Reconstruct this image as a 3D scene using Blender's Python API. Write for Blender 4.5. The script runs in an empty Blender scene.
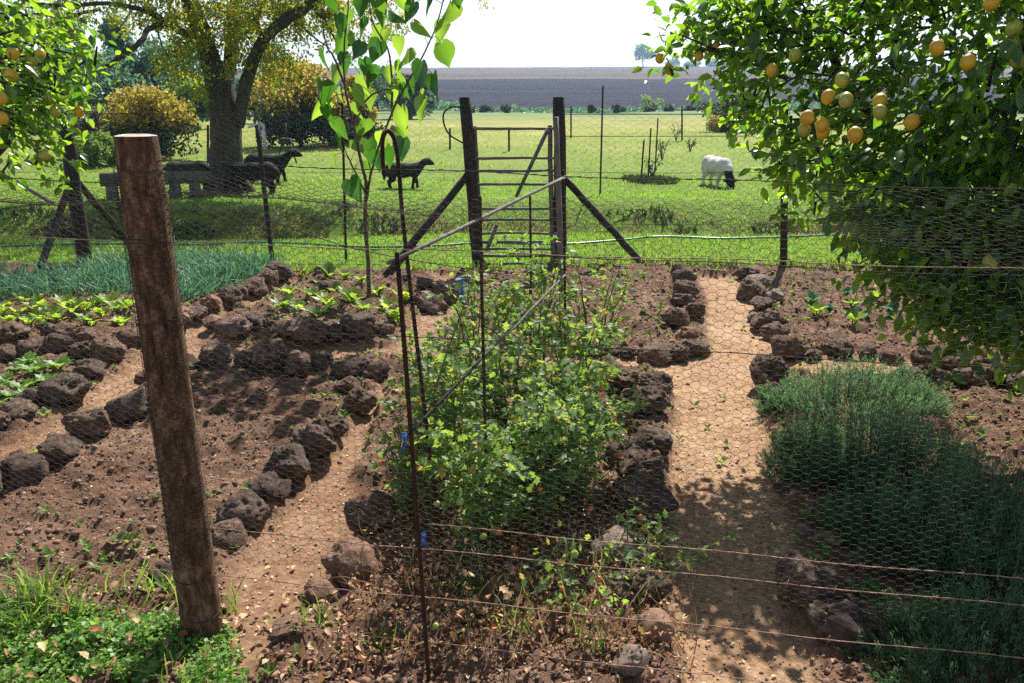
import bpy, math, random
import numpy as np
from mathutils import Vector, noise as mn
random.seed(7)
rng = np.random.default_rng(11)
R = math.radians
scene = bpy.context.scene
COL = scene.collection

# ------------------------------------------------------------------ camera
H, F, PITCH = 1.7, 830.0, R(16.8)
CP, SP = math.cos(PITCH), math.sin(PITCH)
cam_d = bpy.data.cameras.new('camera')
cam = bpy.data.objects.new('camera', cam_d)
COL.objects.link(cam)
cam.location = (0, 0, H)
cam.rotation_euler = (math.pi / 2 - PITCH, 0, 0)
cam_d.sensor_width = 36.0
cam_d.lens = 36.0 * F / 1024.0
cam_d.clip_start, cam_d.clip_end = 0.05, 5000
scene.camera = cam

def ray(px, py):
    dx, dy = px - 512.0, py - 341.5
    return dx, F * CP - dy * SP, -(F * SP + dy * CP)      # x, forward, up
def P(px, py, z=0.0):                                       # ground point seen at a pixel
    a, b, c = ray(px, py)
    t = (z - H) / c
    return Vector((a * t, b * t, z))
def A(px, py, Y):                                           # point at forward distance Y
    a, b, c = ray(px, py)
    t = Y / b
    return Vector((a * t, Y, H + c * t))

# ------------------------------------------------------------------ mesh helpers
def raw_mesh(name, V, faces=None, loops=None, starts=None, totals=None, attrs=None, smooth=False, mats=None, midx=None):
    me = bpy.data.meshes.new(name)
    V = np.asarray(V, dtype=np.float32).reshape(-1, 3)
    if loops is None:
        tot = np.array([len(f) for f in faces], dtype=np.int32)
        loops = np.array([i for f in faces for i in f], dtype=np.int32)
        starts = np.concatenate([[0], np.cumsum(tot)[:-1]]).astype(np.int32)
        totals = tot
    me.vertices.add(len(V)); me.vertices.foreach_set('co', V.ravel())
    me.loops.add(len(loops)); me.loops.foreach_set('vertex_index', np.asarray(loops, dtype=np.int32))
    me.polygons.add(len(starts)); me.polygons.foreach_set('loop_start', np.asarray(starts, dtype=np.int32))
    if smooth:
        me.polygons.foreach_set('use_smooth', np.ones(len(starts), dtype=bool))
    for m in (mats or []):
        if m: me.materials.append(m)
    if midx is not None: me.polygons.foreach_set('material_index', np.asarray(midx, dtype=np.int32))
    for k, v in (attrs or {}).items():
        at = me.attributes.new(k, 'FLOAT', 'POINT'); at.data.foreach_set('value', np.asarray(v, dtype=np.float32))
    me.update(calc_edges=True)
    me.validate()
    return me

def link(name, me, parent=None):
    o = bpy.data.objects.new(name, me); COL.objects.link(o)
    if parent is not None: o.parent = parent
    return o
def tag(o, label=None, cat=None, group=None, kind=None):
    if label: o['label'] = label
    if cat: o['category'] = cat
    if group: o['group'] = group
    if kind: o['kind'] = kind
    return o
def empty(name, loc, label, cat, group=None, rz=0.0):
    o = bpy.data.objects.new(name, None); COL.objects.link(o)
    o.location = loc; o.rotation_euler = (0, 0, rz); o.empty_display_size = .1
    return tag(o, label, cat, group)

class MB:
    def __init__(s): s.v = []; s.f = []; s.n = 0
    def add(s, V, Fc):
        s.v.append(np.asarray(V, dtype=np.float32)); s.f += [tuple(i + s.n for i in f) for f in Fc]; s.n += len(V); return s
    def tube(s, pts, rad, n=8, jit=0.0, cap=True):
        pts = [Vector(p) for p in pts]; m = len(pts)
        if not hasattr(rad, '__len__'): rad = [rad] * m
        V = []; prev = None
        for i, p in enumerate(pts):
            d = (pts[min(i + 1, m - 1)] - pts[max(i - 1, 0)])
            if d.length < 1e-9: d = Vector((0, 0, 1))
            d.normalize()
            if prev is None:
                up = Vector((0, 1, 0)) if abs(d.z) > .8 else Vector((0, 0, 1))
                x = d.cross(up).normalized()
            else:
                x = (prev - d * prev.dot(d)).normalized()
            prev = x; y = d.cross(x)
            for k in range(n):
                a = 2 * math.pi * k / n
                r = rad[i] * (1 + (random.uniform(-jit, jit) if jit else 0))
                V.append(p + (x * math.cos(a) + y * math.sin(a)) * r)
        Fc = [(i * n + k, i * n + (k + 1) % n, (i + 1) * n + (k + 1) % n, (i + 1) * n + k) for i in range(m - 1) for k in range(n)]
        if cap: Fc += [tuple(range(n))[::-1], tuple((m - 1) * n + k for k in range(n))]
        return s.add([tuple(v) for v in V], Fc)
    def box(s, c, size, rz=0.0, tilt=0.0):
        c = Vector(c); hx, hy, hz = [q / 2 for q in size]
        V = []
        for sx, sy, sz in ((-1,-1,-1),(1,-1,-1),(1,1,-1),(-1,1,-1),(-1,-1,1),(1,-1,1),(1,1,1),(-1,1,1)):
            x, y, z = sx * hx, sy * hy, sz * hz
            V.append((c.x + x * math.cos(rz) - y * math.sin(rz), c.y + x * math.sin(rz) + y * math.cos(rz), c.z + z + x * tilt))
        return s.add(V, [(0,3,2,1),(4,5,6,7),(0,1,5,4),(1,2,6,5),(2,3,7,6),(3,0,4,7)])
    def build(s, name, mat, parent=None, smooth=True):
        V = np.concatenate(s.v) if s.v else np.zeros((0, 3))
        me = raw_mesh(name, V, s.f, smooth=smooth, mats=[mat])
        return link(name, me, parent)

def curve_pts(pts, sub=6, wob=0.0):
    """Catmull-Rom through points."""
    pts = [Vector(p) for p in pts]; out = []
    for i in range(len(pts) - 1):
        p0 = pts[max(i - 1, 0)]; p1 = pts[i]; p2 = pts[i + 1]; p3 = pts[min(i + 2, len(pts) - 1)]
        for k in range(sub):
            t = k / sub
            q = 0.5 * ((2 * p1) + (p2 - p0) * t + (2 * p0 - 5 * p1 + 4 * p2 - p3) * t * t + (3 * p1 - p0 - 3 * p2 + p3) * t ** 3)
            out.append(q)
    out.append(pts[-1])
    if wob: out = [q + Vector([random.uniform(-wob, wob) for _ in range(3)]) for q in out]
    return out
def lerp_r(r0, r1, n): return [r0 + (r1 - r0) * i / (n - 1) for i in range(n)]

# leaf templates: (verts, faces)   x = width, y = length, z = up
def T_simple(w=.28, fold=.08, droop=.12):
    V = [(0,0,0), (-w*.9,.32,fold), (0,.32,0), (w*.9,.32,fold), (-w*.75,.66,fold-droop*.4), (0,.68,-droop*.5), (w*.75,.66,fold-droop*.4), (0,1,-droop)]
    Fc = [(0,2,1),(0,3,2),(1,2,5,4),(2,3,6,5),(4,5,7),(5,6,7)]
    return V, Fc
def T_small(w=.3, fold=.06):
    return [(0,0,0), (-w,.5,fold), (0,1,-.05), (w,.5,fold)], [(0,3,2,1)]
def T_heart(w=.42, fo=1.0):
    V = [(0,0,0)]; rows = [(-.10,.55),(.10,.98),(.32,1.0),(.55,.78),(.78,.42)]
    for y, k in rows:
        dr = -.22 * y * y * (.6 + fo * .6)
        V += [(-w*k, y, .10*k*fo+dr), (-w*k*.5, y, .035*k*fo+dr), (0, max(y, .02), dr), (w*k*.5, y, .035*k*fo+dr), (w*k, y, .10*k*fo+dr)]
    V.append((0, 1.08, -.28))
    Fc = []
    for r in range(len(rows) - 1):
        b = 1 + r * 5
        for c in range(4): Fc.append((b + c, b + c + 1, b + c + 6, b + c + 5))
    b = 1 + (len(rows) - 1) * 5; t = len(V) - 1
    for c in range(4): Fc.append((b + c, b + c + 1, t))
    return V, Fc
def T_blade(w=.05, bend=.35):
    V = [(-w,0,0),(w,0,0),(-w*.85,.45,bend*.12),(w*.85,.45,bend*.12),(-w*.5,.8,bend*.5),(w*.5,.8,bend*.5),(0,1,bend)]
    return V, [(0,1,3,2),(2,3,5,4),(4,5,6)]
def T_lobed(w=.36):
    V = [(0,0,0), (-w*.55,.18,.04),(-w,.3,.06),(-w*.5,.42,.03),(-w*.95,.62,.02),(-w*.4,.72,-.02),(0,1,-.12),(w*.4,.72,-.02),(w*.95,.62,.02),(w*.5,.42,.03),(w,.3,.06),(w*.55,.18,.04),(0,.42,-.02),(0,.72,-.07)]
    return V, [(0,12,3,1),(1,3,2),(12,13,5,3),(3,5,4),(13,6,5),(0,11,9,12),(11,10,9),(12,9,7,13),(9,8,7),(13,7,6)]

def unit(a):
    return a / np.maximum(np.linalg.norm(a, axis=-1, keepdims=True), 1e-9)
def rand_dirs(n):
    return unit(rng.normal(size=(n, 3)))
def cloud_arrays(pos, axis, nrm, size, T, width=None):
    TV = np.array(T[0]); nv = len(TV)
    a = unit(axis); x = unit(np.cross(a, nrm)); n = np.cross(x, a)
    size = np.asarray(size).reshape(-1, 1, 1)
    wx = 1.0 if width is None else np.asarray(width).reshape(-1, 1, 1)
    V = pos[:, None, :] + size * (x[:, None, :] * TV[None, :, 0:1] * wx + a[:, None, :] * TV[None, :, 1:2] + n[:, None, :] * TV[None, :, 2:3])
    N = len(pos)
    tl = np.array([i for f in T[1] for i in f], dtype=np.int32); tt = np.array([len(f) for f in T[1]], dtype=np.int32)
    loops = (tl[None, :] + (np.arange(N, dtype=np.int32) * nv)[:, None]).ravel()
    totals = np.tile(tt, N); starts = np.concatenate([[0], np.cumsum(totals)[:-1]])
    return V.reshape(-1, 3), loops, starts, totals, nv
def cloud(name, mat, parent, pos, axis, nrm, size, T, rnd=None, width=None, smooth=True):
    V, loops, starts, totals, nv = cloud_arrays(pos, axis, nrm, size, T, width)
    rnd = rng.random(len(pos)) if rnd is None else rnd
    me = raw_mesh(name, V, loops=loops, starts=starts, totals=totals, attrs={'rnd': np.repeat(rnd, nv)}, smooth=smooth, mats=[mat])
    return link(name, me, parent)

# ------------------------------------------------------------------ materials
def new_mat(name):
    m = bpy.data.materials.new(name); m.use_nodes = True
    nt = m.node_tree; nt.nodes.clear()
    out = nt.nodes.new('ShaderNodeOutputMaterial')
    return m, nt, out
def N(nt, t, **kw):
    n = nt.nodes.new(t)
    for k, v in kw.items():
        if k in n.inputs.keys() if isinstance(k, str) else False: n.inputs[k].default_value = v
        else: setattr(n, k, v)
    return n
def noise_n(nt, scale, detail=6, rough=.6, vec=None):
    n = nt.nodes.new('ShaderNodeTexNoise'); n.inputs['Scale'].default_value = scale; n.inputs['Detail'].default_value = detail; n.inputs['Roughness'].default_value = rough
    if vec is not None: nt.links.new(vec, n.inputs['Vector'])
    return n
def ramp(nt, fac, stops):
    r = nt.nodes.new('ShaderNodeValToRGB'); e = r.color_ramp.elements
    while len(e) > 1: e.remove(e[-1])
    e[0].position = stops[0][0]; e[0].color = (*stops[0][1], 1)
    for p, c in stops[1:]:
        q = e.new(p); q.color = (*c, 1)
    nt.links.new(fac, r.inputs[0]); return r.outputs[0]
def mixc(nt, fac, a, b, mode='MIX'):
    m = nt.nodes.new('ShaderNodeMix'); m.data_type = 'RGBA'; m.blend_type = mode
    for sock, v in ((m.inputs[0], fac), (m.inputs[6], a), (m.inputs[7], b)):
        if isinstance(v, (int, float)): sock.default_value = v
        elif isinstance(v, tuple): sock.default_value = (*v, 1)
        else: nt.links.new(v, sock)
    return m.outputs[2]
def mathn(nt, op, a, b=None, clamp=False):
    m = nt.nodes.new('ShaderNodeMath'); m.operation = op; m.use_clamp = clamp
    for i, v in enumerate((a, b)):
        if v is None: continue
        if isinstance(v, (int, float)): m.inputs[i].default_value = v
        else: nt.links.new(v, m.inputs[i])
    return m.outputs[0]
def bump(nt, h, strength, dist):
    b = nt.nodes.new('ShaderNodeBump'); b.inputs['Strength'].default_value = strength; b.inputs['Distance'].default_value = dist
    nt.links.new(h, b.inputs['Height']); return b.outputs[0]

def mat_leaf(name, c0, c1, t0, t1, trans=.45, rough=.38, spec=.5, odd=None, odd_p=.04, dark=0):
    m, nt, out = new_mat(name)
    at = nt.nodes.new('ShaderNodeAttribute'); at.attribute_name = 'rnd'
    f = at.outputs['Fac']
    s1 = [(0, c0), (.8, c1)]; s2 = [(dark, t0), (.8, t1)]
    if odd:
        s1 += [(1 - odd_p - .005, c1), (1 - odd_p, odd)]; s2 += [(1 - odd_p - .005, t1), (1 - odd_p, odd)]
    ca, ta = ramp(nt, f, s1), ramp(nt, f, s2)
    tc = nt.nodes.new('ShaderNodeTexCoord')
    nz = noise_n(nt, 22, 2, .5, tc.outputs['Object'])
    ca = mixc(nt, .35, ca, ramp(nt, nz.outputs[0], [(.3, (.6,.6,.6)), (.7, (1.25,1.25,1.25))]), 'MULTIPLY')
    p = nt.nodes.new('ShaderNodeBsdfPrincipled'); nt.links.new(ca, p.inputs['Base Color'])
    p.inputs['Roughness'].default_value = rough; p.inputs['Specular IOR Level'].default_value = spec
    t = nt.nodes.new('ShaderNodeBsdfTranslucent'); nt.links.new(ta, t.inputs[0])
    mx = nt.nodes.new('ShaderNodeMixShader'); mx.inputs[0].default_value = trans
    nt.links.new(p.outputs[0], mx.inputs[1]); nt.links.new(t.outputs[0], mx.inputs[2]); nt.links.new(mx.outputs[0], out.inputs[0])
    return m

def mat_rough(name, stops, scale=8, bscale=40, bstr=.6, bdist=.01, rough=.9, stretch=None, spec=.2, vor=None, objrand=0.0, metallic=0.0):
    m, nt, out = new_mat(name)
    tc = nt.nodes.new('ShaderNodeTexCoord'); vec = tc.outputs['Object']
    if stretch:
        mp = nt.nodes.new('ShaderNodeMapping'); mp.inputs['Scale'].default_value = stretch; nt.links.new(vec, mp.inputs['Vector']); vec = mp.outputs[0]
    n1 = noise_n(nt, scale, 8, .65, vec)
    c = ramp(nt, n1.outputs[0], stops)
    n2 = noise_n(nt, bscale, 8, .7, vec); hgt = n2.outputs[0]
    if vor:
        v = nt.nodes.new('ShaderNodeTexVoronoi'); v.inputs['Scale'].default_value = vor; nt.links.new(vec, v.inputs['Vector'])
        hgt = mathn(nt, 'ADD', hgt, mathn(nt, 'MULTIPLY', v.outputs[0], 1.4))
        c = mixc(nt, .7, c, ramp(nt, v.outputs[0], [(.05, (.35,.33,.32)), (.45, (1.15,1.12,1.1))]), 'MULTIPLY')
    c = mixc(nt, .5, c, ramp(nt, n2.outputs[0], [(.32, (.45,.45,.45)), (.65, (1.3,1.3,1.3))]), 'MULTIPLY')
    if objrand:
        oi = nt.nodes.new('ShaderNodeObjectInfo')
        c = mixc(nt, objrand, c, ramp(nt, oi.outputs['Random'], [(0, (.6,.55,.56)), (.4, (1,.92,.86)), (.7, (1.3,1.0,.8)), (1, (1.5,1.4,1.3))]), 'MULTIPLY')
    p = nt.nodes.new('ShaderNodeBsdfPrincipled'); nt.links.new(c, p.inputs['Base Color'])
    p.inputs['Roughness'].default_value = rough; p.inputs['Specular IOR Level'].default_value = spec; p.inputs['Metallic'].default_value = metallic
    nt.links.new(bump(nt, hgt, bstr, bdist), p.inputs['Normal']); nt.links.new(p.outputs[0], out.inputs[0])
    return m

M = {}
M['rock'] = mat_rough('lava rock', [(.28,(.075,.05,.038)),(.5,(.18,.128,.10)),(.72,(.40,.32,.265))], 6, 30, 1.0, .03, objrand=.6)
M['redrock'] = mat_rough('red stone', [(.25,(.17,.09,.06)),(.5,(.30,.17,.115)),(.75,(.42,.28,.20))], 6, 30, .9, .02)
M['stone'] = mat_rough('smooth brown stone', [(.3,(.16,.09,.06)),(.7,(.28,.17,.12))], 4, 30, .4, .006)
M['palerock'] = mat_rough('pale stone', [(.25,(.16,.115,.09)),(.5,(.27,.20,.16)),(.75,(.38,.30,.25))], 6, 30, .8, .015)
M['post'] = mat_rough('weathered brown timber', [(.3,(.045,.024,.013)),(.5,(.16,.088,.048)),(.68,(.38,.24,.135))], 9, 22, 1.0, .016, stretch=(5,5,1.6), rough=.8)
M['postend'] = mat_rough('cut timber end', [(.3,(.30,.24,.18)),(.7,(.5,.43,.35))], 30, 40, .5, .004)
M['darkpost'] = mat_rough('dark creosoted timber', [(.25,(.018,.015,.013)),(.6,(.05,.042,.036)),(.8,(.09,.075,.065))], 6, 20, .8, .008, stretch=(5,5,.5), rough=.75)
M['greywood'] = mat_rough('silver grey timber', [(.25,(.08,.07,.062)),(.6,(.19,.17,.15)),(.8,(.32,.29,.26))], 6, 25, .7, .004, stretch=(4,4,1), rough=.8)
M['gatewood'] = mat_rough('grey gate poles', [(.25,(.07,.06,.055)),(.6,(.17,.155,.14)),(.8,(.28,.26,.24))], 9, 25, .7, .004, rough=.75)
M['rust'] = mat_rough('rusty steel', [(.25,(.02,.011,.008)),(.6,(.055,.029,.018)),(.8,(.11,.058,.035))], 30, 120, .5, .001, rough=.75, metallic=.2)
M['wire'] = mat_rough('dull galvanised wire', [(.3,(.03,.025,.022)),(.7,(.08,.068,.058))], 20, 90, .2, .0005, rough=.8, metallic=.0)
M['rustwire'] = mat_rough('rusty wire', [(.3,(.22,.12,.08)),(.7,(.46,.31,.23))], 40, 90, .2, .0005, rough=.6, metallic=.3)
M['bark'] = mat_rough('grey brown bark', [(.25,(.035,.03,.024)),(.55,(.08,.068,.055)),(.8,(.14,.12,.10))], 4, 10, 1.0, .04, stretch=(4,4,.8))
M['twig'] = mat_rough('brown twig', [(.3,(.06,.045,.03)),(.7,(.14,.11,.08))], 20, 60, .4, .002)
M['stem'] = mat_rough('green stem', [(.3,(.05,.085,.025)),(.7,(.13,.17,.06))], 20, 60, .3, .001, rough=.6)
M['concrete'] = mat_rough('weathered grey slab', [(.3,(.06,.056,.05)),(.7,(.15,.14,.125))], 6, 30, .6, .006)
M['blackwool'] = mat_rough('black wool', [(.3,(.006,.006,.006)),(.7,(.022,.02,.018))], 20, 60, .8, .01, rough=.85)
M['brownwool'] = mat_rough('dark brown wool', [(.3,(.02,.015,.012)),(.7,(.06,.048,.038))], 20, 60, .8, .01)
M['whitewool'] = mat_rough('white wool', [(.3,(.55,.52,.47)),(.7,(.75,.73,.68))], 15, 50, .6, .01)
M['lemon'] = mat_rough('lemon peel', [(.3,(.52,.24,.010)),(.6,(.64,.38,.018)),(.8,(.45,.36,.03))], 14, 160, .6, .002, rough=.4, spec=.5)
M['greenlemon'] = mat_rough('unripe lemon peel', [(.3,(.28,.30,.04)),(.7,(.42,.40,.06))], 3, 80, .25, .001, rough=.4, spec=.5)
M['tomato'] = mat_rough('tomato skin', [(.3,(.50,.09,.02)),(.7,(.58,.20,.04))], 6, 80, .05, .001, rough=.25, spec=.5)
M['greentomato'] = mat_rough('green tomato skin', [(.3,(.22,.33,.06)),(.7,(.38,.42,.08))], 6, 80, .05, .001, rough=.25, spec=.5)
M['blue'] = mat_rough('blue twine', [(.3,(.02,.10,.42)),(.7,(.05,.22,.62))], 20, 80, .3, .001, rough=.6)
M['hose'] = mat_rough('green hose', [(.3,(.02,.14,.10)),(.7,(.05,.24,.18))], 20, 80, .1, .001, rough=.35, spec=.5)
M['whitepaint'] = mat_rough('white pipe', [(.3,(.6,.62,.65)),(.7,(.75,.76,.78))], 5, 20, .1, .002, rough=.5)
M['clod'] = mat_rough('soil clod', [(.25,(.12,.068,.045)),(.55,(.22,.135,.09)),(.8,(.36,.24,.17))], 10, 50, .8, .006)
M['lemonleaf'] = mat_leaf('lemon leaves', (.014,.045,.009), (.036,.10,.016), (.12,.36,.015), (.50,.78,.035), .44, .26, .6)
M['bigleaf'] = mat_leaf('broad heart leaves', (.03,.10,.02), (.06,.16,.03), (.07,.24,.012), (.45,.72,.05), .42, .22, .6, dark=.35)
M['treeleaf'] = mat_leaf('yellowing tree leaves', (.07,.11,.014), (.13,.155,.02), (.30,.46,.02), (.62,.62,.05), .5, .5, .3, odd=(.55,.30,.03), odd_p=.10)
M['tomatoleaf'] = mat_leaf('tomato leaves', (.06,.13,.04), (.15,.25,.085), (.18,.38,.045), (.46,.60,.07), .46, .55, .35, odd=(.50,.36,.05), odd_p=.05)
M['herbleaf'] = mat_leaf('blue green herb leaves', (.022,.065,.043), (.065,.14,.085), (.08,.22,.09), (.26,.44,.16), .38, .5, .35)
M['onion'] = mat_leaf('blue green onion leaves', (.04,.13,.075), (.09,.22,.13), (.08,.28,.11), (.18,.44,.18), .33, .5, .35)
M['salad'] = mat_leaf('bright salad leaves', (.08,.17,.02), (.15,.26,.04), (.35,.58,.04), (.60,.75,.08), .5, .45, .4, odd=(.65,.5,.06), odd_p=.06)
M['weed'] = mat_leaf('weed leaves', (.06,.13,.03), (.12,.20,.05), (.25,.45,.05), (.45,.60,.08), .42, .45, .4)
M['cover'] = mat_leaf('clover leaves', (.07,.18,.03), (.15,.29,.06), (.26,.52,.05), (.46,.68,.09), .42, .5, .4)
M['grass'] = mat_leaf('grass blades', (.075,.18,.020), (.14,.24,.035), (.22,.52,.03), (.42,.66,.05), .46, .5, .35, odd=(.42,.34,.14), odd_p=.10)
M['drygrass'] = mat_leaf('dry grass', (.10,.075,.035), (.24,.19,.10), (.26,.19,.08), (.46,.36,.18), .35, .6, .2)
M['dryleaf'] = mat_leaf('dry fallen leaves', (.26,.09,.035), (.55,.36,.20), (.40,.15,.04), (.65,.42,.2), .2, .6, .3)
M['pale'] = mat_leaf('pale plant litter', (.22,.14,.085), (.56,.44,.31), (.2,.12,.08), (.4,.3,.2), .1, .7, .2)
M['teal'] = mat_leaf('blue green evergreen leaves', (.04,.10,.06), (.10,.19,.11), (.08,.21,.10), (.22,.42,.2), .36, .5, .3)
M['midgreen'] = mat_leaf('mid green leaves', (.04,.10,.025), (.10,.18,.04), (.14,.30,.04), (.34,.50,.08), .38, .5, .3)
M['gold'] = mat_leaf('golden autumn leaves', (.16,.14,.025), (.40,.30,.045), (.36,.33,.04), (.72,.56,.07), .38, .5, .3)
M['darkleaf'] = mat_leaf('dark shrub leaves', (.02,.035,.015), (.05,.07,.03), (.03,.06,.015), (.10,.14,.03), .25, .5, .3)
M['greyleaf'] = mat_leaf('grey shrub leaves', (.10,.10,.08), (.2,.19,.15), (.08,.09,.06), (.18,.19,.12), .25, .6, .2)

# ------------------------------------------------------------------ terrain
PATHS_PX = [
    [(697,277),(742,277),(752,300),(772,330),(782,352),(1100,370),(1100,384),(760,376),(762,400),(770,440),(778,500),(798,560),(800,620),(820,720),(690,720),(672,640),(664,560),(668,470),(672,430),(672,398),(650,372),(560,372),(430,362),(395,358),(385,395),(372,440),(352,480),(372,510),(345,560),(318,600),(268,650),(250,720),(205,720),(215,640),(232,580),(262,535),(300,500),(345,440),(372,402),(392,360),(205,366),(150,386),(88,428),(0,484),(-260,600),(-260,560),(0,452),(70,415),(122,372),(140,356),(0,352),(-150,356),(-150,350),(0,347),(150,346),(205,322),(250,300),(296,278),(312,276),(255,306),(214,324),(205,346),(395,347),(418,318),(436,292),(430,276),(470,276),(470,300),(450,325),(430,352),(600,357),(690,356),(706,346),(704,310)],
]
polys = [[tuple(P(x, y))[:2] for x, y in pl] for pl in PATHS_PX]
def in_poly(X, Y, pl):
    ins = np.zeros(X.shape, dtype=bool); n = len(pl); j = n - 1
    for i in range(n):
        xi, yi = pl[i]; xj, yj = pl[j]
        c = ((yi > Y) != (yj > Y)) & (X < (xj - xi) * (Y - yi) / (yj - yi + 1e-12) + xi)
        ins ^= c; j = i
    return ins

# value-noise in numpy
_perm = rng.random((256, 256))
def vnoise(x, y):
    xi = np.floor(x).astype(int); yi = np.floor(y).astype(int); fx = x - xi; fy = y - yi
    fx = fx * fx * (3 - 2 * fx); fy = fy * fy * (3 - 2 * fy)
    g = lambda a, b: _perm[a & 255, b & 255]
    return (g(xi, yi) * (1 - fx) + g(xi + 1, yi) * fx) * (1 - fy) + (g(xi, yi + 1) * (1 - fx) + g(xi + 1, yi + 1) * fx) * fy
def fbm(x, y, o=4):
    s = 0; a = .5
    for k in range(o): s = s + a * vnoise(x * 2 ** k + 17 * k, y * 2 ** k + 31 * k); a *= .5
    return s
def garden_edge(x): return 8.05 + .18 * np.sin(x * .9) + .12 * (fbm(x * 2.1, x * 0 + 3.3, 3) - .5) * 2
def zmeadow(x, y):
    x = np.asarray(x, float); y = np.asarray(y, float)
    z = np.zeros(np.broadcast(x, y).shape)
    c = 11.35 + .25 * np.sin(x * .35) + .2 * np.sin(x * .9 + 2)
    u = y - c
    z = z - .36 * np.exp(-(u / .8) ** 2) + .10 * np.exp(-((u - 1.5) / .8) ** 2)
    z = z + (fbm(x * .8, y * .8, 3) - .45) * .10 * np.clip((y - 9) / 4, 0, 1)
    z = z + (fbm(x * .06 + 9, y * .06, 3) - .45) * .8 * np.clip((y - 25) / 60, 0, 1)
    f = np.clip(y - 80, 0, 560)
    z = z + f * .0327
    z = z - np.clip(y - 640, 0, 1e9) * .06
    z = z + np.where(y > 80, np.clip(x / 600, -1, 1) * 2.5 * np.clip((y - 80) / 500, 0, 1), 0)
    return z

# non-uniform grid
def axis_vals(lo_out, lo, hi, hi_out, step, grow):
    mid = list(np.arange(lo, hi, step)); up = []; v = hi; s = step
    while v < hi_out: up.append(v); s *= grow; v += s
    up.append(hi_out)
    dn = []; v = lo; s = step
    while v > lo_out: s *= grow; v -= s; dn.append(v)
    return np.array(dn[::-1] + mid + up)
gx = axis_vals(-900, -5.4, 4.6, 900, .021, 1.06)
gy = axis_vals(-12, 1.75, 5.0, 1500, .021, 1.014)
gy = np.concatenate([gy[gy < 1.75][gy[gy < 1.75] > 1.75 - 14], gy[gy >= 1.75]])
GX, GY = np.meshgrid(gx, gy)
# path mask softened by jittered samples
pm = np.zeros(GX.shape); fine = (np.abs(GX) < 9) & (GY < 9.2)
xs, ys = GX[fine], GY[fine]; acc = np.zeros(xs.shape)
wx = (fbm(xs * 6, ys * 6, 3) - .5) * .10; wy = (fbm(xs * 6 + 50, ys * 6, 3) - .5) * .10
for ox, oy in ((0,0),(.035,0),(-.035,0),(0,.035),(0,-.035)):
    for pl in polys: acc += in_poly(xs + wx + ox, ys + wy + oy, pl)
pm[fine] = np.clip(acc / 5, 0, 1)
gard = (GY < garden_edge(GX)) & (GY > -11) & (np.abs(GX + .2) < 9)
bed = gard * (1 - pm)
Z = zmeadow(GX, GY)
clod = fbm(GX * 9, GY * 9, 4) - .47
clod2 = fbm(GX * 26 + 7, GY * 26, 3) - .45
Z = Z + np.where(gard, bed * (.05 + clod * .10 + clod2 * .065) + pm * (clod * .022 + clod2 * .014), 0)
frontcover = (GY < 2.52 - .25 * (GX + 2.2)) & (GX < -.6)
def in_front_cover(x, y): return (y < 2.50 - .16 * (x + 2.0)) & (x < -.85)

def gz(x, y):          # ground height for placing things
    i = np.clip(np.searchsorted(gx, x), 1, len(gx) - 1); j = np.clip(np.searchsorted(gy, y), 1, len(gy) - 1)
    tx = (x - gx[i - 1]) / (gx[i] - gx[i - 1]); ty = (y - gy[j - 1]) / (gy[j] - gy[j - 1])
    return (Z[j-1, i-1] * (1 - tx) + Z[j-1, i] * tx) * (1 - ty) + (Z[j, i-1] * (1 - tx) + Z[j, i] * tx) * ty
def mask_at(x, y, arr):
    i = np.clip(np.searchsorted(gx, x), 0, len(gx) - 1); j = np.clip(np.searchsorted(gy, y), 0, len(gy) - 1)
    return arr[j, i]
def G(px, py):         # pixel -> ground with height
    p = P(px, py); p.z = float(gz(p.x, p.y)); return p

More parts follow.
